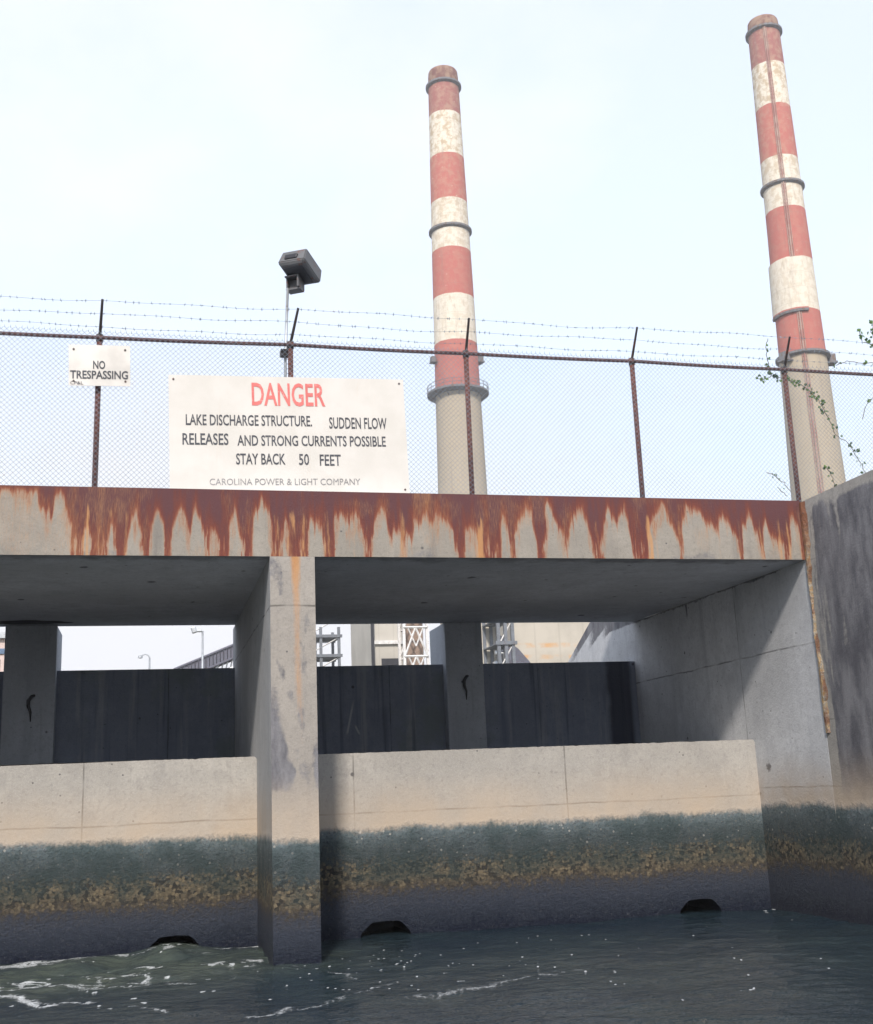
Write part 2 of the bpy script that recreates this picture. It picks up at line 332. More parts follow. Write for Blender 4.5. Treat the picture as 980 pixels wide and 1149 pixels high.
def water():
    xs = np.concatenate([[-690, -400, -150, -40, -15, -8], np.arange(-4.5, 6.4, .025), [6.6]])
    ys = np.concatenate([[-690, -400, -150, -60, -30, -20, -14, -10, -8], np.arange(-6.5, 1.60, .04), [1.9, 2.4, 5.2]])
    X, Y = np.meshgrid(xs, ys)
    lay = np.clip(smooth(-9, -6, Y)*smooth(-7, -4.5, X), 0, 1)
    turb = np.clip(1.1-np.hypot((X+1.6)/3.0, (Y-.6)/1.6), 0, 1)
    h = (fbm(X*1.1+3, Y*2.0, 3, 4)-.5)*.055+(fbm(X*4.2+Y*1.4, Y*7-X*.8, 9, 3)-.5)*.018
    h2 = (fbm(X*2.2+1, Y*3.4, 21, 4)-.45)*.15*turb
    out_ = np.exp(-((X+.87)/.33)**2-((Y-1.50)/.42)**2); Z = (h+h2)*lay+.085*out_*(.6+.8*fbm(X*6, Y*6, 31, 3))
    foam = np.zeros_like(X)
    def streak(px, wx, amt, seed, soft=1.0):
        nonlocal foam
        pts = [at_z(a, b) for a, b in px]
        d = np.full(X.shape, 9.0)
        wobx = (fbm(X*2.5, Y*3, seed, 3)-.5)*.35
        for a, b in zip(pts, pts[1:]):
            ax, ay, bx, by = a[0], a[1]*1.0, b[0], b[1]*1.0
            dx, dy = bx-ax, by-ay; tt = np.clip(((X-ax)*dx+(Y+wobx-ay)*dy)/(dx*dx+dy*dy), 0, 1)
            d = np.minimum(d, np.hypot(X-ax-tt*dx, (Y+wobx-ay-tt*dy)*.8))
        nn = .40*fbm(X*6, Y*4, seed+5, 3)+.60*fbm(X*34+Y*9, Y*15, seed+6, 2)
        foam = np.maximum(foam, amt*np.clip(1-d/wx, 0, 1)*smooth(.44*soft, .66*soft, nn+.15*np.clip(1-d/(wx*.5), 0, 1)))
    streak([(-60, 1090), (0, 1087), (60, 1080), (120, 1071)], .40, 1.0, 1, .85)
    streak([(60, 1079), (130, 1075), (200, 1070), (300, 1061)], .15, .95, 2)
    streak([(70, 1092), (110, 1096), (115, 1104), (90, 1110)], .12, .8, 3)
    streak([(0, 1112), (60, 1108), (140, 1106), (220, 1104)], .13, .85, 4)
    streak([(-30, 1118), (20, 1120), (45, 1128), (100, 1126)], .2, .95, 5)
    streak([(20, 1123), (45, 1131), (60, 1130)], .09, 1.2, 15, .8)
    streak([(130, 1128), (155, 1130)], .08, 1.0, 6); streak([(160, 1131), (182, 1136), (186, 1141)], .1, .9, 7)
    streak([(200, 1112), (260, 1112), (320, 1108)], .10, .6, 8)
    streak([(275, 1140), (310, 1139), (325, 1132)], .14, .85, 9)
    streak([(320, 1136), (360, 1127), (400, 1117), (440, 1107)], .16, .75, 10)
    streak([(465, 1121), (520, 1112), (545, 1106), (600, 1095), (655, 1086)], .2, .75, 11)
    streak([(530, 1110), (560, 1103), (620, 1093)], .12, .8, 12)
    streak([(330, 1085), (380, 1092), (400, 1097)], .14, .7, 13)
    streak([(185, 1066), (225, 1062), (290, 1062)], .12, 1.1, 14, .85)
    rng = np.random.default_rng(5)
    def dots(n, x0, x1, y0, y1, lo, hi):
        for _ in range(n):
            p = at_z(rng.uniform(x0, x1), rng.uniform(y0, y1)); r = rng.uniform(lo, hi)
            i0, i1 = np.searchsorted(xs, (p[0]-.2, p[0]+.2)); j0, j1 = np.searchsorted(ys, (p[1]-.3, p[1]+.3))
            dd = np.hypot(X[j0:j1, i0:i1]-p[0], (Y[j0:j1, i0:i1]-p[1])*.55)
            foam[j0:j1, i0:i1] = np.maximum(foam[j0:j1, i0:i1], 1.3*smooth(r, r*.4, dd))
    dots(90, 310, 480, 1066, 1112, .009, .022); dots(70, 480, 700, 1050, 1110, .009, .02); dots(40, 690, 980, 1030, 1132, .008, .017)
    dots(8, 840, 880, 1016, 1024, .02, .05); dots(30, 0, 310, 1075, 1140, .012, .04); dots(6, 835, 860, 1108, 1116, .01, .02)
    rid = 1-np.abs(2*fbm(X*2.6+.6*fbm(X*3, Y*3, 44, 3), Y*3.6+.5*fbm(X*2, Y*4, 45, 3), 46, 4)-1)
    foam = np.maximum(foam, 1.05*np.clip(turb*1.5, 0, 1)*smooth(.84, .985, rid)*smooth(.4, .62, fbm(X*1.4, Y*2.2, 47, 3)))
    foam = np.maximum(foam, .9*np.clip(out_*1.2, 0, 1)*smooth(.5, .72, fbm(X*11, Y*8, 48, 3)))
    me = grid_mesh('water', np.stack([X, Y, Z], -1), {'foam': foam, 'aerated': np.clip(turb*1.6+out_, 0, 1)*.8})
    t = MT('river_water', .12, .5); t.b.inputs['IOR'].default_value = 1.33
    n = t.noise(.55, 5, .6); c = t.mix(t.mapr(n, .35, .65), (.011, .022, .034), (.020, .034, .042)); c = t.mix(t.math('MULTIPLY', t.attr('aerated'), t.mapr(t.noise(1.5, 5, .65), .3, .65, .3, 1)), c, (.085, .105, .085))
    fm = t.math('ADD', t.attr('foam'), t.math('MULTIPLY', t.math('SUBTRACT', t.noise(30, 4, .7), .5), .5))
    f = t.math('MULTIPLY', t.mapr(fm, .42, 1.1), t.mapr(t.noise(55, 3, .7), .35, .6, .25, .95))
    c = t.mix(f, c, (.66, .70, .74)); t.put(t.b.inputs['Roughness'], t.mapr(f, 0, 1, .05, .9))
    a = t.bump(t.noise(1.0, 4, .6, t.vec((5, 8, 5))), .05, .5); a = t.bump(t.noise(1.0, 3, .6, t.vec((18, 28, 16))), .012, .35, a)
    tag(link('water', me, t.col(c), smooth=True), kind='structure')
water()

# ------------------------------------------------------------------ discharge structure
ZB, ZT, WP, XR, YW, ZW, YB = 3.874, 4.558, .4503, 6.0155, 1.586, 1.9575, 4.922
XL = WP-XR                                                     # left abutment face, one bay to the left
root = empty('discharge_structure', (0, 0, 0), 'concrete discharge structure in the water with rust streaked deck edge and pier', 'dam')

RUST = [(-60, .3), (-40, .9), (-20, .2), (0, .08), (40, .1), (44, .25), (50, .4), (56, .38), (61, .1), (66, .05), (72, .2), (76, .5), (82, .95), (90, 1), (94, .8), (97, .35), (101, .6),
 (103, 1), (118, 1), (122, .8), (126, .55), (131, .8), (134, 1), (140, 1), (143, .7), (152, .3), (158, .6), (163, 1), (167, 1), (171, .6), (177, .28), (182, .6), (186, 1), (191, 1), (195, .5),
 (199, .34), (207, .34), (210, .6), (213, .8), (216, .5), (218, .34), (223, .36), (228, .8), (234, .9), (238, .7), (243, .75), (250, 1), (256, 1), (258, .6), (262, .2), (268, .6), (272, 1),
 (283, 1), (285, .4), (294, .15), (303, .3), (306, 1), (316, 1), (318, .6), (320, .4), (323, .6), (325, 1), (343, 1), (346, .5), (352, .35), (358, .5), (364, .85), (370, 1), (374, .9), (377, .4),
 (383, .35), (395, .38), (397, .55), (400, .35), (406, .4), (409, 1), (416, 1), (420, .5), (428, .2), (434, .4), (438, .7), (445, .75), (455, .8), (462, .75), (464, .5), (470, .45), (480, .4),
 (483, .65), (486, .4), (496, .45), (502, .4), (508, .55), (512, .9), (519, 1), (522, .6), (526, .5), (533, .6), (536, 1), (560, .95), (562, .6), (566, .35), (570, .7), (572, 1), (576, .9),
 (578, .5), (582, .4), (590, .35), (597, .2), (600, .6), (602, 1), (612, 1), (613, .4), (615, .08), (620, .25), (627, .5), (632, .75), (637, .7), (641, .4), (648, .2), (655, .3), (661, .6),
 (665, 1), (674, 1), (677, .5), (682, .15), (688, .3), (692, .4), (697, .25), (702, .08), (706, .5), (708, 1), (724, 1), (727, .6), (736, .35), (746, .12), (752, .3), (757, .5), (761, .9),
 (765, .9), (767, .3), (776, .15), (788, .25), (796, .4), (805, .6), (807, .5), (812, .25), (820, .5), (828, .85), (831, .9), (834, .5), (841, .25), (850, .6), (855, .9), (857, .4), (860, .25),
 (864, .6), (867, .8), (880, .85), (886, .8), (888, .35), (895, .35), (897, 1), (903, 1)]
ORANGE = [(97, 4, 1), (124, 3, .7), (141, 3, .6), (164, 4, .5), (188, 3, .5), (231, 4, .5), (270, 5, .5), (310, 4, .8), (327, 4, 1), (341, 4, 1), (367, 4, .7), (398, 3, .5), (412, 4, .4), (450, 6, .7), (486, 3, .5), (515, 3, .4),
          (538, 6, 1), (556, 6, .4), (573, 3, .5), (605, 3, .3), (632, 4, .6), (670, 3, .5), (728, 4, 1), (735, 4, .6), (763, 3, .6), (806, 3, .4), (829, 3, .5), (853, 3, .6), (874, 5, .7), (884, 3, .8)]
def deck():
    wx = lambda p: np.array([at(a, 590, 0)[0] for a in p])
    rx = wx([a for a, _ in RUST]); rd = np.array([b for _, b in RUST])
    xs = np.arange(XL-.45, XR+1e-6, .009); xs[-1] = XR; zs = np.linspace(ZB, ZT, 76)
    X, Z = np.meshgrid(xs, zs)
    d = (ZT-Z)/(ZT-ZB)
    Xw = X+(fbm(X*14, Z*5, 4, 3)-.5)*.05
    bnd = np.interp(Xw, rx, rd)
    ext = .35+.7*fbm(X*4.5, X*0, 33, 3)**1.3; bnd = np.where(X < rx[0], ext, bnd)
    bnd = np.where(bnd > .84, 1.4, bnd*1.05+.02)+(fbm(X*40, Z*2, 8, 3)-.5)*.26+(fbm(X*130, Z*3, 18, 2)-.5)*.30
    th = vnoise(X*75, Z*0, 19); bnd = bnd+.55*smooth(.72, 1.0, th)*vnoise(X*23, Z*0, 20)-.22*smooth(.7, 1.0, vnoise(X*60, Z*1.5, 23))
    bnd = np.maximum(bnd, .06)
    core = bnd-d
    rust = np.clip(.26+core*2.0, 0, 1.0)*smooth(-.20, .10, core)
    rust = np.clip(rust*(1-.42*smooth(.3, 1.0, d)), 0, 1)*(1-.35*smooth(.5, .75, fbm(X*30, Z*3, 91, 3)))
    rust = np.maximum(rust, .95*smooth(.05, .0, d))
    def blur(a, kx, kz):
        for ax, k in ((1, kx), (0, kz)):
            o_ = np.arange(-3*k, 3*k+1); g = np.exp(-.5*(o_/k)**2); g /= g.sum()
            a = sum(gw*np.roll(a, int(q), ax) for gw, q in zip(g, o_))
        return a
    sharp = rust; rust = .35*sharp+.65*blur(np.pad(sharp, ((30, 30), (30, 30)), 'edge'), 2, 5)[30:-30, 30:-30]
    rust = rust*(1-.55*smooth(.15, .9, d)*smooth(.50, .72, fbm(X*70, Z*4, 95, 3)))
    rust = np.maximum(rust, (.16+.16*vnoise(X*110, Z*2, 97))*smooth(-.55, -.02, blur(np.pad(core, ((30, 30), (30, 30)), 'edge'), 3, 4)[30:-30, 30:-30])*smooth(.40, .66, fbm(X*16, Z*2.2, 96, 4)))
    rust = np.clip(rust+.10*smooth(.5, .8, fbm(X*50, Z*4, 93, 3))*smooth(1.1, .2, d), 0, 1)
    org = np.zeros_like(X)
    for p, wd, a in ORANGE:
        c = at(p, 590, 0)[0]; s = wd*.0094*(.5+.8*d)
        org = np.maximum(org, a*(.45+.55*smooth(.3, .6, fbm(X*45, Z*3, 52, 3)))*np.exp(-((Xw-c)/s)**2)*smooth(.12, .45, d+.2*(fbm(X*20, Z*8, 50, 2)-.5)))
    org = np.maximum(org, (.25+.35*fbm(X*11, Z*2, 57, 3))*smooth(-.45, .05, core)*smooth(.3, .7, fbm(X*3.1, Z*1.2, 58, 3)))
    org = np.maximum(org, .42*smooth(.46, .75, fbm(X*2.1, Z*1.6, 59, 4)))
    stain = .5*smooth(.8, 1.0, d+.3*(fbm(X*5, Z*4, 12, 3)-.5))*smooth(.45, .7, fbm(X*2, Z*0, 14, 2))
    me = grid_mesh('deck', np.stack([X, 0*X, Z], -1), {'rust': rust, 'orange': org, 'dark': stain})
    bm = bmesh.new()
    a, b = XL-.45, XR; y0, y1 = 0, YB
    v = [bm.verts.new(p) for p in ((a, y0, ZB), (b, y0, ZB), (b, y1, ZB), (a, y1, ZB), (a, y0, ZT), (b, y0, ZT), (b, y1, ZT), (a, y1, ZT))]
    for f in ((0, 3, 2, 1), (4, 5, 6, 7), (2, 3, 7, 6), (0, 4, 7, 3), (1, 2, 6, 5)): bm.faces.new([v[i] for i in f])
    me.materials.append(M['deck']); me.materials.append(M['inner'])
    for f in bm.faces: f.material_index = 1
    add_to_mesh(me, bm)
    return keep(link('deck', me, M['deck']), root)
deck()

def pier(x0, x1):
    xs = np.linspace(x0, x1, 40); zs = np.arange(-1.6, ZB+.001, .02); zs[-1] = ZB-.001
    X, Z = np.meshgrid(xs, zs); u = (X-x0)/(x1-x0)
    cx = .60+.09*(fbm(Z*.9, Z*0, 3, 3)-.5)*2
    wd = .11+.03*fbm(Z*3, X*0, 6, 2)
    org = np.exp(-((u-cx)/wd)**2)*smooth(1.7, 2.6, Z+.4*(fbm(X*30, Z*2, 71, 2)-.5))*(.62+.38*smooth(3.2, 3.9, Z))
    rust = .42*np.exp(-((u-cx+.02)/(wd*.8))**2)*smooth(3.35, 3.9, Z+.25*(fbm(X*30, Z*2, 72, 2)-.5))
    nn = fbm(X*9, Z*4, 41, 4)
    dark = .85*smooth(.36, .05, u-.55*smooth(2.4, 1.75, Z)*(nn-.2))*smooth(3.1, 2.1, Z)*smooth(1.48, 1.66, Z+.1*(nn-.5))
    dark = np.maximum(dark, .7*smooth(.72, .95, u+.4*(nn-.5))*smooth(2.25, 1.9, Z)*smooth(1.5, 1.6, Z))
    dark = np.maximum(dark, .55*smooth(.48, .72, fbm(X*10, Z*4, 43, 5))*smooth(1.4, 1.7, Z))
    sh = np.full_like(X, .02)
    me = grid_mesh('pier', np.stack([X, 0*X, Z], -1), {'orange': org, 'rust': rust, 'dark': dark, 'tideshift': sh})
    bm = bmesh.new()
    a, b, y0, y1, z0, z1 = x0, x1, 0, 5.338, -1.6, ZB-.001
    v = [bm.verts.new(p) for p in ((a, y0, z0), (b, y0, z0), (b, y1, z0), (a, y1, z0), (a, y0, z1), (b, y0, z1), (b, y1, z1), (a, y1, z1))]
    for f in ((2, 3, 7, 6), (0, 4, 7, 3), (1, 2, 6, 5)): bm.faces.new([v[i] for i in f])
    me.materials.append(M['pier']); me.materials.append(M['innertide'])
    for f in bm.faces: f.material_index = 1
    add_to_mesh(me, bm)
    return keep(link('pier', me, M['pier']), root)
pier(0, WP)

def weir(x0, x1, holes, label):
    top = [(x0, ZW), (x1, ZW)]
    rg = random.Random(int(x1*10)); poly = [(x1, ZW-.03), (x1-.012, ZW-.008), (x1-.03, ZW)]+[(x1-.03-k_*.035, ZW+rg.uniform(-.003, .002)-(.012*rg.random() if rg.random() < .07 else 0)) for k_ in range(1, int((x1-x0-.05)/.035))]+[(x0, ZW), (x0, -1.6)]
    for hx, hw in holes:
        poly += [(hx-hw, -1.6), (hx-hw, -.01), (hx-hw*.93, .05), (hx-hw*.62, .125), (hx-hw*.5, .15), (hx+hw*.1, .16), (hx+hw*.55, .15), (hx+hw*.7, .12), (hx+hw*.95, .04), (hx+hw, -.02), (hx+hw, -1.6)]
    poly += [(x1, -1.6)]
    bm = bmesh.new(); prism(bm, poly, YW, YW+.9); bmesh.ops.recalc_face_normals(bm, faces=bm.faces)
    o = part('weir_wall', bm, M['weir'], root); o['label'] = label
weir(WP+.001, XR-.001, [(1.378, .285), (5.105, .27)], 'right weir wall with two dark outlet holes at the waterline')
weir(XL+.001, -.001, [(-.866, .28), (-4.6, .28)], 'left weir wall with foam pouring from its outlet hole')

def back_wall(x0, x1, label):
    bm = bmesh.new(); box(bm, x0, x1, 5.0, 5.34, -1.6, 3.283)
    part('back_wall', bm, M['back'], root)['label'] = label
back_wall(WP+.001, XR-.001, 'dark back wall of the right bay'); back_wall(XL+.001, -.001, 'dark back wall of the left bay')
def column(x0, x1):
    bm = bmesh.new(); box(bm, x0, x1, 4.80, 5.75, -1.6, ZB-.002, None, .012)
    part('column', bm, M['column'], root)
column(3.0, 3.56); column(-3.03, -2.37)

def side_face(name, ys, zt, mat, paint, thick, x=XR, parent=None, label=None, cat=None, sgn=1):
    """vertical wall facing the channel on the plane x, its top at zt(y)"""
    nz = 190; T = np.linspace(0, 1, nz)
    Y, Tt = np.meshgrid(ys, T); Z = -1.6+(zt(Y)+1.6)*Tt
    at_ = paint(Y, Z)
    me = grid_mesh(name, np.stack([np.full_like(Y, x), Y, Z], -1), at_)
    if sgn > 0: me.flip_normals()
    bm = bmesh.new(); x2 = x+sgn*thick
    f = [bm.verts.new((x, y, zt(y))) for y in ys]; b = [bm.verts.new((x2, y, zt(y))) for y in ys]
    f0 = [bm.verts.new((x2, y, -1.6)) for y in ys]
    for i in range(len(ys)-1):
        bm.faces.new((f[i], f[i+1], b[i+1], b[i])); bm.faces.new((b[i], b[i+1], f0[i+1], f0[i]))
    for i in (0, -1):
        q = bm.verts.new((x, ys[i], -1.6)); bm.faces.new((f[i], b[i], f0[i], q))
    bmesh.ops.recalc_face_normals(bm, faces=bm.faces)
    add_to_mesh(me, bm)
    o = link(name, me, mat)
    if parent is not None: keep(o, parent)
    if label: tag(o, label, cat)
    return o
def ab_top(y):
    y = np.asarray(y, float)
    return np.where(y < YB+.0, ZB-.001, np.where(y < 5.9, ZT-.05, ZT-.05-(y-5.9)*.46))
def ab_top_s(y): return float(ab_top(y))
def ab_paint(Y, Z):
    nn = fbm(Y*5, Z*3, 61, 4)
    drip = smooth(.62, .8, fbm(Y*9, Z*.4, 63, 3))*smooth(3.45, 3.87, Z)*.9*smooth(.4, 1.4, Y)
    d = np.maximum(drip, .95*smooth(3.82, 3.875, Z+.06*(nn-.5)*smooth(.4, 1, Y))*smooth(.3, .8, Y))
    d = np.maximum(d, .3*smooth(5.0, 5.1, Y)*smooth(.4, .7, fbm(Y*2, Z*.5, 65, 3)))
    d = np.maximum(d, .7*smooth(1.3, 2.2, Y-.8*(nn-.5))*smooth(1.5, 1.3, Z))
    return {'dark': d, 'tideshift': np.full_like(Y, -.05)+.02*(nn-.5)}
ys_ab = np.concatenate([np.linspace(0.002, YB-.001, 170), [YB+.001, 5.2, 5.5, 5.899, 6.4, 7, 8, 9, 10.5]])
side_face('abutment_wall', ys_ab, ab_top, M['abutment'], ab_paint, .9, XR, root, 'pale side wall closing the right bay')
side_face('abutment_wall', ys_ab, ab_top, M['abutment'], lambda Y, Z: {'dark': 0*Y}, .9, XL, root, 'side wall closing the left bay', None, -1)
def wing_paint(Y, Z):
    s = -Y
    n1_ = fbm(Y*3.2, Z*.55, 81, 5); n2_ = fbm(Y*10, Z*1.2, 83, 4); n3 = fbm(Y*2, Z*2, 85, 4)
    d = smooth(.10, .26, s+.22*(n2_-.5))*(.45+1.15*smooth(.26, .58, n1_*.65+n2_*.35))
    d = d*smooth(ZT-.05, ZT-.28, Z+.22*(n3-.5))*smooth(1.18, 1.36, Z+.12*(n2_-.5))
    d = np.clip(d, 0, 1)
    return {'dark': d, 'tideshift': np.full_like(Y, -.05)}
side_face('wing_wall', np.concatenate([np.linspace(-9, -3.02, 90), np.linspace(-3, -.006, 220)]), lambda y: ZT-.02+0*np.asarray(y), M['wing'], wing_paint, .55, XR, None,
          'dark stained concrete wing wall running forward from the right end of the structure', 'wall')

def joint():
    t = MT('joint_sealant', .8); n = t.noise(22, 5, .7); n2 = t.noise(5, 4)
    c = t.mix(t.mapr(n, .35, .6), (.42, .27, .12), (.33, .30, .25)); c = t.mix(t.mapr(n2, .5, .65, 0, .8), c, (.16, .07, .045))
    c = t.mix(t.mapr(t.z, 3.7, 4.4), c, (.22, .10, .06)); c = t.mix(t.mapr(n, .6, .7), c, (.05, .05, .055)); t.bump(n, .02)
    m = t.col(c)
    bm = bmesh.new(); n = 90; prev = None
    for i in range(n+1):
        z = 1.95+(ZT-.03-1.95)*i/n
        a = .012*math.sin(z*9)+.012*(random.random()-.5); b = .015*(random.random()-.5)+.008*math.sin(z*23)
        w_ = .07+.035*math.sin(z*3.1+1) * (1 if z > 2.3 else .3)
        q = [bm.verts.new((XR-.0, -.005+b*.3, z)), bm.verts.new((XR-.018, -.012+a*.4, z)), bm.verts.new((XR-.02-.004*random.random(), -w_*.6+a, z)), bm.verts.new((XR-.001, -w_-.012+b, z))]
        if prev:
            for k in range(3): bm.faces.new((prev[k], prev[k+1], q[k+1], q[k]))
        prev = q
    part('joint_seal', bm, m, root)
joint()
def soffit_patch():                     # dark flat patch under the deck by the left column
    t = MT('dark_patch', .9); n = t.noise(9, 5)
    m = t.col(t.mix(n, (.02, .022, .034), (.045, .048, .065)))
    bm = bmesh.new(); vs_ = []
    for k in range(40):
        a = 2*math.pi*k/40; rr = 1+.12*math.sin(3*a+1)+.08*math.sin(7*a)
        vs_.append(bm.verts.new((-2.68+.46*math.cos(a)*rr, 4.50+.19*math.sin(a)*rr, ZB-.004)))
    bm.faces.new(vs_[::-1]); part('dark_patch', bm, m, root)
soffit_patch()
def hooks():                            # short bent bars left in the columns
    for x, y, z in ((-2.68, 4.80, 2.80), (3.27, 4.80, 2.95)):
        bm = bmesh.new(); tube(bm, [(x+.05, y-.0, z+.14), (x+.02, y-.03, z+.13), (x-.02, y-.035, z+.07), (x-.02, y-.035, z), (x+.01, y-.03, z-.08), (x+.012, y-.005, z-.2)], [.018, .022, .024, .022, .015, .006], 8)
        part('steel_hook', bm, M['lampdark'], root, True)
hooks()

# ------------------------------------------------------------------ fence
FY, ZR = .40, 6.292
POSTS = [(-3.72, 6.27), (-1.716, 6.267), (.281, 6.293), (2.262, 6.291), (4.277, 6.30), (6.263, 6.29), (8.25, 6.285)]
ARM = [.02, .03, .055, -.024, -.023, -.048, -.03]
fence = empty('chain_link_fence', (.281, FY, ZT), 'rusty chain link fence topped with barbed wire standing on the deck', 'fence')
X0, X1 = -5.7, 8.9
def tip(i): x, z = POSTS[i]; return Vector((x+ARM[i], FY-.28, z+.325))
for i, (x, z) in enumerate(POSTS):
    bm = bmesh.new(); zb = ZT if x < XR else ZT-.14
    tube(bm, [(x-.012*random.random(), FY, zb), (x, FY, z+.03)], .029, 12)
    p = part('post', bm, M['rusty'], fence, True)
    bm = bmesh.new(); b = tip(i)
    a = Vector((x, FY-.005, z+.02)); tube(bm, [a, b], [.017, .013], 6)
    q = obj('barb_arm', bm, M['arm'], None); q.parent = p; q.matrix_parent_inverse = p.matrix_world.inverted()
    q.matrix_parent_inverse = Matrix.Translation(-Vector(fence.location)) @ Matrix.Identity(4) if False else Matrix.Identity(4)
    bm = bmesh.new(); tube(bm, [(x, FY, z-.035), (x, FY, z+.045)], .037, 12)
    q = obj('post_cap', bm, M['arm'], None, True); q.parent = p
bm = bmesh.new(); pts = [(X0, FY-.034, ZR-.006)]+[(x, FY-.034, z+.0) for x, z in POSTS]+[(X1, FY-.034, ZR-.01)]
pp = []
for a, b in zip(pts, pts[1:]):
    for k in range(6):
        s = k/6; pp.append((a[0]+(b[0]-a[0])*s, a[1], a[2]+(b[2]-a[2])*s-.008*math.sin(math.pi*s)))
tube(bm, pp+[pts[-1]], .021, 10); part('top_rail', bm, M['rail'], fence, True)
def chain_link():
    D = .0545; z0, z1 = ZT-.02, ZR+.035; h = z1-z0; r = .0020
    V = []; Fc = []
    n = int((X1-X0+h)/D)+1
    yy = FY-.062
    rng = np.random.default_rng(3)
    for fam in (0, 1):
        for k in range(-int(h/D)-1, int((X1-X0)/D)+2):
            xa = X0+k*D+(0 if fam == 0 else 0)
            # strand rises to the right (fam 0) or to the left (fam 1)
            if fam == 0: p0, p1 = (xa, z0), (xa+h, z1)
            else: p0, p1 = (xa+h, z0), (xa, z1)
            ns = 16
            prev = None
            for s in range(ns+1):
                tt = s/ns; x = p0[0]+(p1[0]-p0[0])*tt; z = p0[1]+(p1[1]-p0[1])*tt
                if x < X0 or x > X1: prev = None; continue
                bul = .012*math.sin(x*1.7)*math.sin((z-z0)/h*math.pi)
                dxw = .006*math.sin(z*2.1+x*.9)
                y = yy+bul+(.0022 if fam == 0 else -.0022)
                o = Vector((x+dxw, y, z)); b0 = len(V)
                nx, nz = (-.707, .707) if fam == 0 else (.707, .707)
                V += [(o.x+nx*r, o.y, o.z+nz*r), (o.x, o.y+r, o.z), (o.x-nx*r, o.y, o.z-nz*r), (o.x, o.y-r, o.z)]
                if prev is not None:
                    for q in range(4): Fc.append((prev+q, prev+(q+1) % 4, b0+(q+1) % 4, b0+q))
                prev = b0
    # twisted knuckles sticking up above the rail
    for k in range(int((X1-X0)/D)):
        x = X0+k*D; b0 = len(V); zz = z1+.018+.008*rng.random(); dx = rng.normal(0, .004)
        V += [(x-.003, yy, z1-.01), (x+.003, yy, z1-.01), (x+dx+.001, yy-.003, zz), (x+dx-.001, yy+.003, zz)]
        Fc.append((b0, b0+1, b0+2, b0+3))
    me = bpy.data.meshes.new('wire_mesh'); me.from_pydata(V, [], Fc); me.update()
    keep(link('wire_mesh', me, M['wire']), fence)
chain_link()
def barbed():
    rng = random.Random(11)
    for j, tt in enumerate((.97, .62, .27)):
        bm = bmesh.new(); pts = []
        P = [Vector((x, FY-.005, z+.02)).lerp(tip(i), tt) for i, (x, z) in enumerate(POSTS)]
        P = [P[0]+Vector((-2, 0, .02))]+P+[P[-1]+Vector((.7, 0, 0))]
        for i in range(len(P)-1):
            sag = rng.uniform(.0, .035); ph = rng.uniform(0, 6)
            for s in range(24):
                u = s/24; q = P[i].lerp(P[i+1], u); q.z -= sag*math.sin(math.pi*u); q.z += .008*math.sin(u*9+ph)*math.sin(math.pi*u); q.y += .02*math.sin(u*5+ph)*math.sin(math.pi*u)
                pts.append(q)
        pts.append(P[-1]); tube(bm, pts, .0016, 4)
        for q, q2 in zip(pts, pts[1:]):
            d = (q2-q); n = 1 if d.length < .13 else 2
            c = q.lerp(q2, rng.random())
            for s in (-1, 1):
                a = rng.uniform(0, 6.3); v = Vector((.25*s, math.cos(a), math.sin(a)))*.019
                tube(bm, [c-v, c+v], .0019, 3, False)
            tube(bm, [c-Vector((.008, 0, 0)), c+Vector((.008, 0, 0))], .0045, 5)
        part('barbed_wire', bm, M['wire'], fence)
barbed()

# ------------------------------------------------------------------ signs
def letters(name, chunks, mat, parent, y=-.0035):
    """chunks: text, x0, x1, baseline, cap height, all in the sign's own plane; one mesh"""
    bm = bmesh.new(); rng = random.Random(len(chunks)*7+len(chunks[0][0]))
    for txt, x0, x1, zb, hc, bold in chunks:
        cu = bpy.data.curves.new('t', 'FONT'); cu.body = txt; cu.offset = bold; cu.resolution_u = 3
        to = bpy.data.objects.new('t', cu); C.objects.link(to); bpy.context.view_layer.update()
        me = bpy.data.meshes.new_from_object(to.evaluated_get(bpy.context.evaluated_depsgraph_get()))
        bpy.data.objects.remove(to); bpy.data.curves.remove(cu)
        xs = [v.co.x for v in me.vertices]; a, b = min(xs), max(xs)
        b0 = len(bm.verts); tmp = bmesh.new(); tmp.from_mesh(me)
        capz = .729 if '&' not in txt and 'Q' not in txt else .729
        for v in tmp.verts:
            v.co = Vector((x0+(v.co.x-a)/(b-a)*(x1-x0), y, zb+v.co.y/capz*hc))
        m2 = bpy.data.meshes.new('t2'); tmp.to_mesh(m2); tmp.free(); bm.from_mesh(m2); bpy.data.meshes.remove(m2); bpy.data.meshes.remove(me)
    return obj(name, bm, mat, parent)
def sign_board(name, c, wdt, hgt, tilt, label, mat):
    s = empty(name, c, label, 'sign'); s.rotation_euler = (0, -tilt, 0)
    bm = bmesh.new(); box(bm, -wdt/2, wdt/2, 0, .006, -hgt/2, hgt/2)
    bd = obj('board', bm, mat, s)
    for sx_ in (-1, 1):
        for sz_ in (-1, 1):
            b2 = bmesh.new(); x_, z_ = sx_*(wdt/2-.05), sz_*(hgt/2-.05); tube(b2, [(x_, -.006, z_), (x_, .001, z_)], .011, 10); obj('bolt', b2, M['arm'], s)
    return s
SY = .30
def to_sign(s, x, y, tilt):             # photo point -> position on the sign
    p = at(x, y, SY); dx, dz = p[0]-s.location.x, p[2]-s.location.z
    return dx*math.cos(tilt)+dz*math.sin(tilt), -dx*math.sin(tilt)+dz*math.cos(tilt)
def chunk(s, tilt, txt, x0, x1, yb0, yt0, bold=0.0):
    a = to_sign(s, x0, yb0, tilt); b = to_sign(s, x0, yt0, tilt); c = to_sign(s, x1, yb0, tilt)
    return (txt, a[0], c[0], a[1], b[1]-a[1], bold)
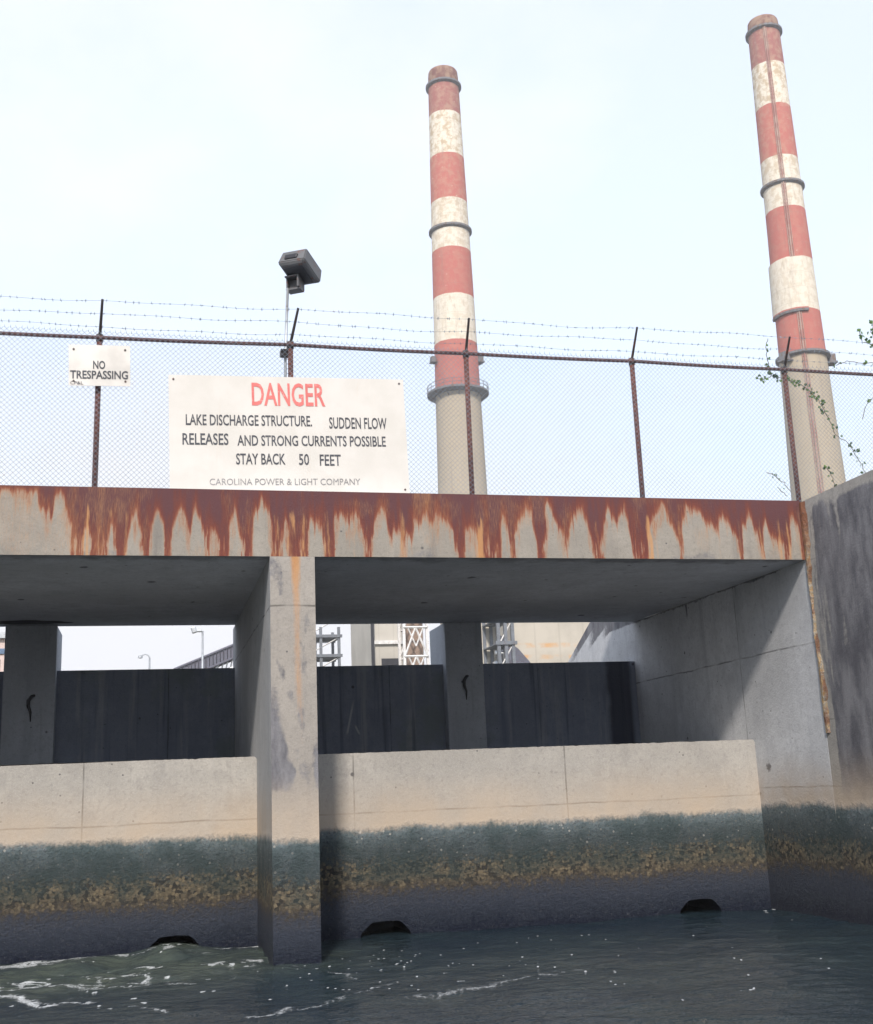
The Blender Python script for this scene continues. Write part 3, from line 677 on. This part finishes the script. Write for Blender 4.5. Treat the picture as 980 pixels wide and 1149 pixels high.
t_ = MT('danger_board', .55, .4); n_ = t_.noise(2.2, 6, .6)
c_ = t_.mix(t_.mapr(n_, .35, .65), (.60, .585, .56), (.55, .535, .505)); c_ = t_.mix(t_.mapr(t_.noise(1.0, 5, .7, t_.vec((9, 9, 1))), .58, .8, 0, .35), c_, (.55, .47, .40))
M['board'] = t_.col(c_)
TL = R(1.3)
pA, pB = at(189, 421, SY), at(452.5, 425, SY)
wS = math.hypot(pB[0]-pA[0], pB[2]-pA[2]); hS = 1.30
mid = (pA+pB)/2; cS = (mid[0]+math.sin(TL)*hS/2, SY, mid[2]-math.cos(TL)*hS/2)
sg = sign_board('danger_sign', cS, wS, hS, TL, 'large white DANGER sign about sudden flow hung on the fence above the pier', M['board'])
K = lambda x: 180+x/3.5
Q = lambda y: 410+y/3.5
letters('lettering', [chunk(sg, TL, 'DANGER', K(360), K(648), Q(155), Q(64), .016)], M['red'], sg)
rows = [('LAKE DISCHARGE STRUCTURE.', 100, 596, 233, 190), ('SUDDEN FLOW', 664, 890, 247, 202), ('RELEASES', 87, 268, 310, 264), ('AND STRONG CURRENTS POSSIBLE', 303, 886, 314, 272),
        ('STAY BACK', 298, 492, 388, 344), ('50', 545, 585, 390, 346), ('FEET', 627, 710, 393, 348)]
for a, b, c, d, e in rows: letters('lettering', [chunk(sg, TL, a, K(b), K(c), Q(d), Q(e), .014)], M['black'], sg)
letters('lettering', [chunk(sg, TL, 'CAROLINA POWER & LIGHT COMPANY', K(194), K(786), Q(470), Q(443), 0)], M['grey'], sg)
pA, pB = at(77, 387, SY), at(146, 387.5, SY); TL2 = R(1.6)
w2 = math.hypot(pB[0]-pA[0], pB[2]-pA[2]); h2 = .445; mid = (pA+pB)/2
s2 = sign_board('warning_sign', (mid[0]+math.sin(TL2)*h2/2, SY, mid[2]-math.cos(TL2)*h2/2), w2, h2, TL2, 'small white NO TRESPASSING sign wired to the left fence post', M['sign'])
K2 = lambda x: 70+x/11.53
Q2 = lambda y: 380+y/11.53
for a, b, c, d, e in (('NO', 398, 555, 388, 282), ('TRESPASSING', 100, 850, 512, 405), ('CP&L', 102, 270, 590, 548)): letters('lettering', [chunk(s2, TL2, a, K2(b), K2(c), Q2(d), Q2(e), .022 if a[0] != 'C' else .004)], M['black'], s2)

# ------------------------------------------------------------------ floodlight
def floodlight():
    fy = .52; b = at(322, 330, fy); base = (b[0]-.035, fy, ZT)
    f = empty('floodlight', base, 'dark square floodlight on a thin galvanised pole behind the DANGER sign', 'floodlight')
    bm = bmesh.new(); tube(bm, [(base[0], fy, ZT), (base[0]+.01, fy, 6.2), (b[0]+.01, fy, b[2]+.07)], .016, 10); part('pole', bm, M['galv'], f, True)
    bm = bmesh.new(); box(bm, base[0]-.05, base[0]+.06, fy-.09, fy+.02, 6.20, 6.27, None, .008); part('pole_clamp', bm, M['arm'], f)
    # knuckle box on the pole top, open towards the front
    kb = bmesh.new(); c = at(331, 317, fy)
    Mk = Matrix.Translation(Vector(c)) @ Matrix.Rotation(R(-32), 4, 'Z') @ Matrix.Scale(.8, 4)
    box(kb, -.11, .10, -.10, .10, .055, .075, Mk); box(kb, .075, .10, -.10, .10, -.10, .054, Mk); box(kb, -.11, -.09, -.05, .09, -.11, .054, Mk); box(kb, -.089, .074, .02, .09, -.07, .054, Mk)
    box(kb, -.11, .10, -.06, .09, -.125, -.101, Mk)
    part('knuckle_box', kb, M['lamp'], f)
    # housing: a tapered square hood
    h = bmesh.new(); c = at(337, 302, fy-.05)
    Mh = Matrix.Translation(Vector(c)) @ Matrix.Rotation(R(-38), 4, 'Z') @ Matrix.Rotation(R(4), 4, 'Y') @ Matrix.Rotation(R(-20), 4, 'X')
    hx, hy = .17, .20
    lo = [(-hx*.8, -hy*.8, -.085), (hx*.8, -hy*.8, -.085), (hx*.8, hy*.8, -.085), (-hx*.8, hy*.8, -.085)]
    mi = [(-hx, -hy, -.05), (hx, -hy, -.05), (hx, hy, -.05), (-hx, hy, -.05)]
    up = [(-hx*.92, -hy*.92, .115), (hx*.92, -hy*.92, .115), (hx*.92, hy*.92, .115), (-hx*.92, hy*.92, .115)]
    rings = [[h.verts.new(Mh @ Vector(p)) for p in q] for q in (lo, mi, up)]
    for a_, b_ in zip(rings, rings[1:]):
        for k in range(4): h.faces.new((a_[k], a_[(k+1) % 4], b_[(k+1) % 4], b_[k]))
    h.faces.new(rings[0][::-1]); h.faces.new(rings[-1])
    bmesh.ops.bevel(h, geom=list(h.edges), offset=.01, segments=2, affect='EDGES')
    hs = part('housing', h, M['lamp'], f)
    g = bmesh.new(); box(g, -hx*.7, hx*.7, -hy*.7, hy*.7, -.094, -.088, Mh); q = obj('lens', g, M['lampdark'], hs)
    g = bmesh.new(); box(g, -.09, .07, -hy-.012, -hy+.03, .0, .06, Mh @ Matrix.Rotation(R(6), 4, 'X'), .01); obj('name_plate', g, M['lampdark'], hs)
floodlight()

# ------------------------------------------------------------------ chimneys
def chimney_mat(name, zs, seed, stripe):
    """zs: levels from the top: red | white | red | white | red | white | red | raw concrete"""
    t = MT(name, .85, .25)
    top = zs[0]; z0 = zs[-1]-20
    pos_n = lambda z: (z-z0)/(top+10-z0)
    off = t.math('MULTIPLY', t.math('SUBTRACT', t.noise(.8, 3), .5), .25)
    zn = t.mapr(t.math('ADD', t.z, off), z0, top+10, 0, 1, False)
    red, wh, raw = (.39, .12, .10), (.62, .58, .50), (.37, .32, .245)
    el = [(0, raw), (pos_n(zs[6]), red), (pos_n(zs[5]), wh), (pos_n(zs[4]), red), (pos_n(zs[3]), wh), (pos_n(zs[2]), red), (pos_n(zs[1]), wh), (pos_n(zs[0]), (.28, .105, .095))]
    c = t.ramp(zn, el, 'CONSTANT')
    v = t.vec((1, 1, .22)); blot = t.noise(1.1, 7, .68); blot2 = t.noise(2.6, 6, .7, v)
    iswh = t.ramp(zn, [(p, (1, 1, 1) if cc == wh else ((.35,)*3 if cc != raw else (.6,)*3)) for p, cc in el], 'CONSTANT')
    hi = t.mapr(t.z, zs[3]-12, zs[0], .35, 1)
    fl = t.math('MULTIPLY', t.math('MULTIPLY', t.mapr(blot, .44, .60), iswh), hi)
    c = t.mix(fl, c, (.43, .34, .23))
    c = t.mix(t.math('MULTIPLY', t.mapr(blot2, .52, .72, 0, .7), iswh), c, (.36, .30, .23))
    c = t.mix(t.mapr(t.noise(2.0, 5, .6), .66, .72, 0, .6), c, (.62, .50, .42))
    c = t.mix(t.mapr(t.noise(1.0, 4, .6, t.vec((1.5, 1.5, .08))), .55, .75, 0, .35), c, (.20, .15, .13))
    lines = t.mapr(t.math('ABSOLUTE', t.math('SUBTRACT', t.math('FRACT', t.math('MULTIPLY', t.z, .42)), .5)), .47, .5, 0, .25)
    c = t.mix(lines, c, (.22, .18, .15)); t.bump(blot, .05, .5)
    return t.col(c)
def chimney(cx, cy, ztop, zcap, bands, rings, rad, label, seed, pods, collar=None, conduit=None):
    f = empty('smokestack', (cx, cy, 1.2), label, 'chimney', 'red and white banded chimneys of the power plant')
    mat = chimney_mat('chimney_paint_%d' % seed, bands, seed, True)
    bm = bmesh.new(); lv = np.linspace(1.2, zcap, 40); lathe(bm, (cx, cy), [(rad(z), z) for z in lv], 64); part('shaft', bm, mat, f, True)
    t = MT('chimney_rim', .9); n = t.noise(.9, 6, .7); m = t.col(t.mix(t.mapr(n, .4, .62), (.15, .065, .055), (.27, .18, .13)))
    bm = bmesh.new(); r = rad(zcap); h = ztop-zcap
    lathe(bm, (cx, cy), [(r, zcap), (r*.985, zcap+h*.6), (r*.96, zcap+h*.93), (r*.93, ztop), (r*.80, ztop), (r*.78, zcap)], 64); part('rim', bm, m, f, True)
    dark = M['ringsteel']
    for z, wd, rail in rings:
        r = rad(z); bm = bmesh.new(); lathe(bm, (cx, cy), [(r+.02, z-.45), (r+wd, z-.2), (r+wd, z+.12), (r+.02, z+.12)], 64, True)
        p = part('platform', bm, dark, f)
        if rail:
            g = bmesh.new(); nP = 22
            for zz in (.55, 1.1): lathe(g, (cx, cy), [(r+wd-.05, z+zz), (r+wd+.02, z+zz), (r+wd+.02, z+zz+.07), (r+wd-.05, z+zz+.07)], 48, True)
            for k in range(nP):
                a = 2*math.pi*k/nP; x, y = cx+(r+wd-.02)*math.cos(a), cy+(r+wd-.02)*math.sin(a); tube(g, [(x, y, z), (x, y, z+1.15)], .045, 4)
            for k in range(14):
                a = 2*math.pi*k/14; tube(g, [(cx+(r+wd-.05)*math.cos(a), cy+(r+wd-.05)*math.sin(a), z-.1), (cx+r*math.cos(a), cy+r*math.sin(a), z-1.1)], .07, 4)
            o = obj('railing', g, dark, p)
    for z, ang, big in pods:
        r = rad(z); bm = bmesh.new(); a = R(ang)
        Mx = Matrix.Translation((cx+(r+big*.45)*math.cos(a), cy+(r+big*.45)*math.sin(a), z)) @ Matrix.Rotation(a, 4, 'Z')
        box(bm, -big*.6, big*.5, -big*.6, big*.6, -big*.55, -big*.4, Mx); box(bm, -big*.3, big*.42, -big*.45, big*.45, -big*.399, big*.4, Mx, .05)
        part('light_pod', bm, dark, f)
    if collar:
        z0, z1, a0, a1 = collar; bm = bmesh.new()
        lathe(bm, (cx, cy), [(rad(z0)+.02, z0), (rad(z0)+.34, z0), (rad(z1)+.30, z1), (rad(z1)+.02, z1)], 40, True, R(a0), R(a1)); part('collar', bm, mat, f)
        bm = bmesh.new(); lathe(bm, (cx, cy), [(rad(z0)+.02, z0-.35), (rad(z0)+.36, z0-.35), (rad(z0)+.42, z0-.003), (rad(z0)+.02, z0-.003)], 40, True, R(a0), R(a1)); part('collar_trim', bm, dark, f)
    if conduit is not None:
        a = R(conduit); bm = bmesh.new()
        for da, rr in ((-.09, .07), (0, .13), (.09, .06)):
            tube(bm, [(cx+(rad(z)+.1)*math.cos(a+da), cy+(rad(z)+.1)*math.sin(a+da), z) for z in np.linspace(1.3, zcap-.5, 30)], rr, 6)
        for z in np.arange(2, zcap-1, .6): tube(bm, [(cx+(rad(z)+.1)*math.cos(a-.10), cy+(rad(z)+.1)*math.sin(a-.10), z), (cx+(rad(z)+.1)*math.cos(a+.10), cy+(rad(z)+.1)*math.sin(a+.10), z)], .04, 4)
        t = MT('ladder_paint', .8); part('ladder', bm, t.col(t.mix(t.mapr(t.noise(.7, 5), .4, .6), (.30, .15, .13), (.36, .25, .21))), f)
k1 = lambda z: 1.577+(z-1.577)*.983
rad1 = lambda z: np.interp(z, [0, 45, 58, 80, 108, 116], [4.75, 3.66, 3.46, 3.10, 2.55, 2.4])
chimney(43.75, 150.0, k1(116.4), k1(113.9), [k1(z) for z in (107.97, 100.28, 92.27, 83.8, 75.67, 67.99, 60.0)],
        [(k1(113.7), .42, 0), (k1(87.6), .42, 0), (k1(60.2), 1.25, 1)], rad1, 'farther red and white striped smokestack rising in the middle behind the fence', 1,
        [(k1(66.6), 12, 1.3), (k1(65.6), 188, 1.0)])
k2 = lambda z: 1.577+((z-1.577)*.925)*.983
c2x, c2y = -1.15+(97.0+1.15)*.925, -11.46+151.46*.925
rad2 = lambda z: np.interp(z, [0, 42, 53.5, 79, 109, 116], [4.45, 3.72, 3.4, 2.92, 2.42, 2.3])
chimney(c2x, c2y, k2(125.8), k2(123.9), [k2(z) for z in (116.67, 108.69, 99.24, 90.0, 81.13, 72.1, 65.2)],
        [(k2(123.6), .42, 0), (k2(94.6), .42, 0), (k2(65.0), .55, 0)], rad2, 'nearer red and white striped smokestack at right with dark ladder up its face', 2,
        [(k2(64.8), -12, 1.5), (k2(64.6), 200, 1.4)], (k2(72.0), k2(80.9), -205, -95), -118)

# ------------------------------------------------------------------ plant buildings seen through the openings
def cladding(name, colr, rib, rustrows=()):
    t = MT(name, .7, .3); b = Vector(colr)
    c = t.mix(t.mapr(t.noise(.35, 6, .6), .35, .65), tuple(b*.9), tuple(b*1.06))
    rb = t.math('ABSOLUTE', t.math('SUBTRACT', t.math('FRACT', t.math('MULTIPLY', t.x, rib)), .5)); c = t.mix(t.mapr(rb, .44, .5, 0, .3), c, tuple(b*.6))
    for z in rustrows:
        d = t.math('ABSOLUTE', t.math('SUBTRACT', t.z, z)); q = t.math('MULTIPLY', t.mapr(d, .08, .32, 1, 0), t.mapr(t.noise(.5, 4), .42, .6)); c = t.mix(q, c, (.55, .33, .16))
    t.bump(rb, .03, .4); return t.col(c)
def bx(name, px0, px1, pytop, Y, depth, m, label, cat, ztop=None):
    a = at(px0, 720, Y); b = at(px1, 720, Y); z = at(.5*(px0+px1), pytop, Y)[2] if ztop is None else ztop
    f = empty(name, ((a[0]+b[0])/2, Y, 1.2), label, cat); bm = bmesh.new(); box(bm, a[0], b[0], Y, Y+depth, 1.2, z)
    part('wall', bm, m, f); return f, a[0], b[0], z
def roof(f, x0, x1, Y, d, z, m):
    bm = bmesh.new(); box(bm, x0-.3, x1+.3, Y-.3, Y+d+.3, z+.003, z+.35); part('roof', bm, m, f)
rr = [at(620, 724, 90)[2], at(620, 737, 90)[2]]
hall, a, b, z = bx('boiler_hall', 578, 720, 600, 90, 25, cladding('cream_cladding', (.46, .43, .375), .42, rr), 'cream metal clad hall with rusty seams seen through the right opening', 'building'); roof(hall, a, b, 90, 25, z, M['greysteel'])
bm = bmesh.new(); p_, q_ = at(582, 728, 86), at(603, 752, 86)
v = [bm.verts.new((x_, y_, z_)) for y_ in (86, 88) for x_, z_ in ((p_[0]-4, p_[2]+3), (p_[0], p_[2]), (q_[0], q_[2]), (q_[0], 1.2), (p_[0]-4, 1.2))]
bm.faces.new(v[:5]); bm.faces.new(v[5:][::-1])
for i in range(5): bm.faces.new((v[i], v[5+i], v[5+(i+1) % 5], v[(i+1) % 5]))
part('chute', bm, M['darkroof'], hall)
bb, a, b, z = bx('plant_building', 421, 452, 640, 84, 12, cladding('pale_cladding', (.46, .44, .40), .8), 'narrow cream plant building beside the white lattice tower', 'building'); roof(bb, a, b, 84, 12, z, M['greysteel'])
bm = bmesh.new(); zz = at(437, 721, 84)[2]; box(bm, a-.1, b+.2, 83.75, 83.997, zz-.15, zz+.15); part('ledge', bm, M['whitesteel'], bb)
bm = bmesh.new(); zz = at(437, 739, 84)[2]; box(bm, a+.5, b-.2, 83.9, 83.997, 1.2, zz); part('doorway', bm, M['lampdark'], bb)
bm = bmesh.new(); box(bm, a-.36, a-.12, 83.7, 83.95, 1.2, z+.2); part('downpipe', bm, M['lampdark'], bb)
def pale_block():
    f, a, b, z = bx('silo_building', 530, 562, 640, 80, 10, cladding('silo_cladding', (.50, .47, .41), .5), 'cream block seen just right of the dark middle column', 'building'); roof(f, a, b, 80, 10, z, M['greysteel'])
pale_block()
def lattice():
    Y = 78; a = at(455, 760, Y); b = at(481, 760, Y); z1 = at(465, 640, Y)[2]; x0, x1 = a[0], b[0]
    f = empty('lattice_tower', ((x0+x1)/2, Y+1, 1.2), 'white lattice stair tower with crossed braces left of the middle column', 'tower')
    bm = bmesh.new()
    for x in (x0, x1):
        for y in (Y, Y+1.8): box(bm, x-.1, x+.1, y-.1, y+.1, 1.2, z1)
    part('leg_frame', bm, M['whitesteel'], f)
    h = 2.3
    for y in (Y-.14, Y+1.94):
        br = bmesh.new(); z = 1.5+h*.35
        while z < z1-h:
            tube(br, [(x0, y, z), (x1, y, z)], .1, 4)
            tube(br, [(x0, y, z), ((x0+x1)/2, y, z+h)], .08, 4); tube(br, [((x0+x1)/2, y, z+h), (x1, y, z)], .08, 4)
            tube(br, [(x0+.3, y, z+h), ((x0+x1)/2, y, z+h*.35)], .06, 4); tube(br, [(x1-.3, y, z+h), ((x0+x1)/2, y, z+h*.35)], .06, 4)
            z += h
        part('brace', br, M['whitesteel'], f)
    pn = bmesh.new(); box(pn, x0+.2, x1-.1, Y+1.1, Y+1.3, 1.2, z1-.5); part('panel', pn, painted('brown_panel', (.26, .19, .15), .8), f)
lattice()
def pipe_frame(px0, px1, pytop, Y, label, seed):
    rng = random.Random(seed); a = at(px0, 745, Y); b = at(px1, 745, Y); z1 = at(px0, pytop, Y)[2]; x0, x1 = a[0], b[0]; D = 4
    f = empty('pipe_rack', ((x0+x1)/2, Y, 1.2), label, 'steel frame')
    bm = bmesh.new()
    for x in (x0, (x0+x1)/2, x1):
        for y in (Y, Y+D): box(bm, x-.13, x+.13, y-.13, y+.13, 1.2, z1)
    part('column_frame', bm, M['greysteel'], f)
    bm = bmesh.new(); z = 2.6
    while z < z1:
        for y in (Y-.15, Y+D+.15): box(bm, x0-.3, x1+.3, y-.1, y+.1, z, z+.28)
        box(bm, x0-.2, x1+.2, Y+.2, Y+D-.2, z+.05, z+.12); z += 1.9
    part('floor_beam', bm, M['greysteel'], f)
    bm = bmesh.new()
    for k in range(7):
        x = rng.uniform(x0+.2, x1-.2); zz = rng.uniform(2.5, z1-1.2); y = Y+rng.uniform(.5, D-.5)
        if k % 2: tube(bm, [(x, y, 1.3), (x, y, zz), (x+rng.uniform(-1, 1)*.8, y, zz)], rng.uniform(.12, .3), 8)
        else: lathe(bm, (x, y), [(.01, zz-.9), (.45, zz-.8), (.5, zz), (.45, zz+.6), (.01, zz+.8)], 16)
    part('pipework', bm, M['galv'], f, True)
    bm = bmesh.new()
    z = 2.6
    while z+1.9 < z1+1:
        tube(bm, [(x0, Y-.02, z), (x1, Y-.02, z+1.9)], .06, 4); z += 1.9
    part('brace', bm, M['whitesteel'], f)
pipe_frame(561, 577, 640, 76, 'narrow steel frame crowded with grey pipes right of the middle column', 3)
pipe_frame(340, 381, 704, 100, 'open grey steel frame with tanks just right of the pier', 5)
def conveyor():
    Y = 118; f = empty('conveyor_gantry', (*at(240, 745, Y)[:2], 1.2), 'dark inclined conveyor gantry rising towards the pier in the left opening', 'conveyor')
    P0, P1 = Vector(at(195, 757, Y)), Vector(at(330, 701, Y)); d = (P1-P0)
    bm = bmesh.new()
    for k in range(34):
        a = P0+d*(k/34); b = P0+d*((k+.8)/34)
        v = [bm.verts.new(q) for q in (a+Vector((0, 0, -.8)), b+Vector((0, 0, -.8)), b+Vector((0, 0, .5)), a+Vector((0, 0, .5)))]
        v2 = [bm.verts.new(q.co+Vector((0, 2.2, 0))) for q in v]
        bm.faces.new(v); bm.faces.new(v2[::-1])
        for i in range(4): bm.faces.new((v[i], v2[i], v2[(i+1) % 4], v[(i+1) % 4]))
    part('cover', bm, M['darkroof'], f)
    bm = bmesh.new()
    for y in (-.1, 2.3):
        for dz in (.55, -.9): tube(bm, [P0+Vector((0, y, dz)), P1+Vector((0, y, dz))], .13, 6)
    part('chord', bm, M['darkroof'], f)
    bm = bmesh.new()
    for y in (.2, 2.0): tube(bm, [P0+Vector((0, y, -2.0)), P1+Vector((0, y, -2.0))], .26, 8)
    for k in range(1, 26):
        a = P0+d*(k/26); tube(bm, [a+Vector((0, .2, -2.0)), a+d/52+Vector((0, 0, -.9))], .08, 4)
    part('walkway', bm, M['galv'], f)
    bm = bmesh.new()
    for k in (.35, .7, 1.0):
        a = P0+d*k
        for y in (.1, 2.1): tube(bm, [(a.x, a.y+y, 1.2), (a.x, a.y+y, a.z-1)], .2, 6)
    part('support', bm, M['greysteel'], f)
conveyor()
def street_lamp(px, pyt, Y, arm, label, k=1.0):
    t = at(px, pyt, Y); x = at(px+1.5, 745, Y)[0]; x = t[0]
    f = empty('street_lamp', (x, Y, 1.2), label, 'lamp post')
    bm = bmesh.new(); tube(bm, [(x, Y, 1.2), (x, Y, t[2])], [.16*k, .11*k], 8); part('pole', bm, M['galv'], f, True)
    bm = bmesh.new()
    if arm == 'head':
        box(bm, x-.85*k, x-.1*k, Y-.25*k, Y+.25*k, t[2]-.12*k, t[2]+.1*k, None, .04); part('bracket', bm, M['galv'], f)
        bm = bmesh.new(); box(bm, x-1.15*k, x-.6*k, Y-.3*k, Y+.3*k, t[2]+.05*k, t[2]+.75*k, Matrix.Translation((x, Y, t[2])) @ Matrix.Rotation(R(-18), 4, 'Y') @ Matrix.Translation((-x, -Y, -t[2])), .06)
    else:
        tube(bm, [(x, Y, t[2]-.05), (x-.15*k, Y, t[2]+.28*k), (x-.5*k, Y, t[2]+.42*k), (x-.95*k, Y, t[2]+.3*k)], .07*k, 6); part('bracket', bm, M['galv'], f)
        bm = bmesh.new(); lathe(bm, (x-1.1*k, Y), [(.01, t[2]-.1*k), (.28*k, t[2]-.02*k), (.25*k, t[2]+.25*k), (.01, t[2]+.34*k)], 12)
    part('lamp_head', bm, M['galv'], f)
street_lamp(227.5, 708, 70, 'head', 'taller grey floodlight mast in front of the conveyor in the left opening', .62)
street_lamp(168, 738, 120, 'curve', 'small distant street lamp with a curved arm in the left opening', .9)
def mast():
    Y = 95; t = at(415, 640, Y); x = at(415, 720, Y)[0]
    f = empty('radio_mast', (x, Y, 1.2), 'thin pale ladder mast left of the cream plant building', 'mast'); bm = bmesh.new()
    for dx in (-.2, .2): tube(bm, [(x+dx, Y, 1.2), (x+dx, Y, t[2])], .035, 5)
    part('rail', bm, M['whitesteel'], f); bm = bmesh.new()
    for z in np.arange(1.6, t[2], .9): tube(bm, [(x-.2, Y, z), (x+.2, Y, z+.45)], .03, 4); tube(bm, [(x+.2, Y, z+.45), (x-.2, Y, z+.9)], .03, 4)
    part('rung', bm, M['whitesteel'], f)
mast()
sh, a, b, z = bx('storage_shed', -60, 6, 717, 60, 8, cladding('pale_pink_cladding', (.55, .45, .42), .9), 'pale shed with a blue stripe at the left edge of the left opening', 'shed')
roof(sh, a, b, 60, 8, z, M['galv'])
bm = bmesh.new(); q0 = at(0, 734, 60)[2]; q1 = at(0, 728, 60)[2]; box(bm, a, b+.02, 59.9, 59.997, q0, q1); part('stripe', bm, painted('blue_trim', (.10, .16, .26)), sh)
for k in range(6): x = b-.25-k*.9; bm = bmesh.new(); box(bm, x-.25, x, 59.92, 59.996, q0-1.3, q0-.3); part('window', bm, M['glass'], sh)
def coal():
    Y = 110; f = at(62, 735, Y); g = at(95, 751, Y)
    bm = bmesh.new(); w_ = g[0]-f[0]; h = f[2]-1.2; rng = random.Random(4)
    n = 20; rings = []
    for k in range(9):
        q = k/8; r = w_*2.2*(1-q)+.2
        rings.append([bm.verts.new((f[0]-w_*.3+r*math.cos(6.283*i/n)*(1+.1*rng.random()), Y+r*math.sin(6.283*i/n), 1.2+h*q*(1+.05*rng.random()))) for i in range(n)])
    for a, b in zip(rings, rings[1:]):
        for i in range(n): bm.faces.new((a[i], a[(i+1) % n], b[(i+1) % n], b[i]))
    bm.faces.new(rings[-1])
    tag(obj('coal_pile', bm, painted('coal', (.06, .05, .055), .9)), 'low dark coal pile beyond the left opening', 'coal pile')
coal()

# ------------------------------------------------------------------ vine and weeds
def leaf(bm, c, s, rng):
    a = rng.uniform(0, 6.28); e = rng.uniform(-.9, .9)
    Mx = Matrix.Translation(c) @ Matrix.Rotation(a, 4, 'Y') @ Matrix.Rotation(e, 4, 'X') @ Matrix.Rotation(rng.uniform(-.6, .6), 4, 'Z')
    p = [(0, 0, 0), (.32, .05, .30), (.42, .02, .58), (.16, .04, .78), (0, -.05, 1.08), (-.16, .04, .78), (-.42, .02, .58), (-.32, .05, .30)]
    v = [bm.verts.new(Mx @ Vector((x*s, y*s, z*s))) for x, y, z in p]; m = bm.verts.new(Mx @ Vector((0, -.07*s, .5*s)))
    for i in range(8): bm.faces.new((v[i], v[(i+1) % 8], m))
t = MT('vine_leaf', .6, .4); lf = t.col(t.mix(t.mapr(t.noise(9, 3), .35, .65), (.03, .085, .022), (.10, .17, .045)))
st = painted('vine_stem', (.13, .10, .06), .8)
def vine(loc, label, stems, seed, group=None, size=.05):
    rng = random.Random(seed); f = empty('vine', loc, label, 'vine', group); sb = bmesh.new(); lb = bmesh.new()
    for px, dens, lo in stems:
        pts = [Vector(at(x, y, FY+.02+.05*math.sin(i*2.1))) for i, (x, y) in enumerate(px)]
        sm = []
        for a, b in zip(pts, pts[1:]):
            for k in range(5): sm.append(a.lerp(b, k/5)+Vector((rng.uniform(-.008, .008), rng.uniform(-.01, .01), rng.uniform(-.008, .008))))
        sm.append(pts[-1]); tube(sb, sm, .0045, 5)
        for q in sm[int(lo*len(sm)):]:
            if rng.random() < dens:
                for _ in range(rng.choice((1, 1, 2, 3))): leaf(lb, q+Vector((rng.uniform(-.03, .03), rng.uniform(-.05, .03), rng.uniform(-.03, .03))), size*rng.uniform(.55, 1.15), rng)
    part('stem', sb, st, f); part('leaves', lb, lf, f)
vine((7.3, FY, ZT-.05), 'green vine trailing through the fence from the wing wall past the nearer smokestack', [
    ([(975, 535), (966, 519), (952, 497), (938, 488), (930, 470), (921, 452), (910, 440)], .85, .0),
    ([(910, 440), (901, 432), (890, 428), (878, 425), (866, 422), (856, 426), (852, 421)], .8, 0),
    ([(866, 422), (862, 405), (860, 392), (862, 380)], .3, 0), ([(938, 545), (932, 530), (925, 522)], .5, 0)], 3, None, .055)
vine((8.0, FY, ZT-.05), 'leafy sprig reaching up through the barbed wire at the right edge', [
    ([(1010, 520), (1008, 450), (1000, 405), (985, 388), (968, 384), (964, 370)], .8, .5), ([(985, 388), (978, 372), (982, 362)], .9, 0), ([(1000, 405), (972, 408), (950, 405), (938, 410)], .35, 0), ([(1005, 430), (985, 440), (972, 455), (968, 470)], .35, .3)], 8, None, .06)
vine((5.9, FY, ZT), 'thin weed with a few grey leaves growing on the deck by the right post', [
    ([(888, 552), (880, 542), (870, 533), (860, 530)], .12, .5), ([(884, 557), (877, 551), (873, 547)], .25, .2)], 12, None, .03)

# ------------------------------------------------------------------ thin river haze
def haze():
    bm = bmesh.new(); box(bm, -730, 730, -730, 730, -2.7, 135)
    bmesh.ops.recalc_face_normals(bm, faces=bm.faces)
    m = bpy.data.materials.new('haze'); m.use_nodes = True; t = m.node_tree; t.nodes.clear()
    o = t.nodes.new('ShaderNodeOutputMaterial'); v = t.nodes.new('ShaderNodeVolumePrincipled')
    v.inputs['Color'].default_value = (.95, .97, 1, 1); v.inputs['Density'].default_value = .0008; v.inputs['Anisotropy'].default_value = .2
    t.links.new(v.outputs[0], o.inputs['Volume'])
    tag(obj('haze', bm, m), kind='stuff')
haze()
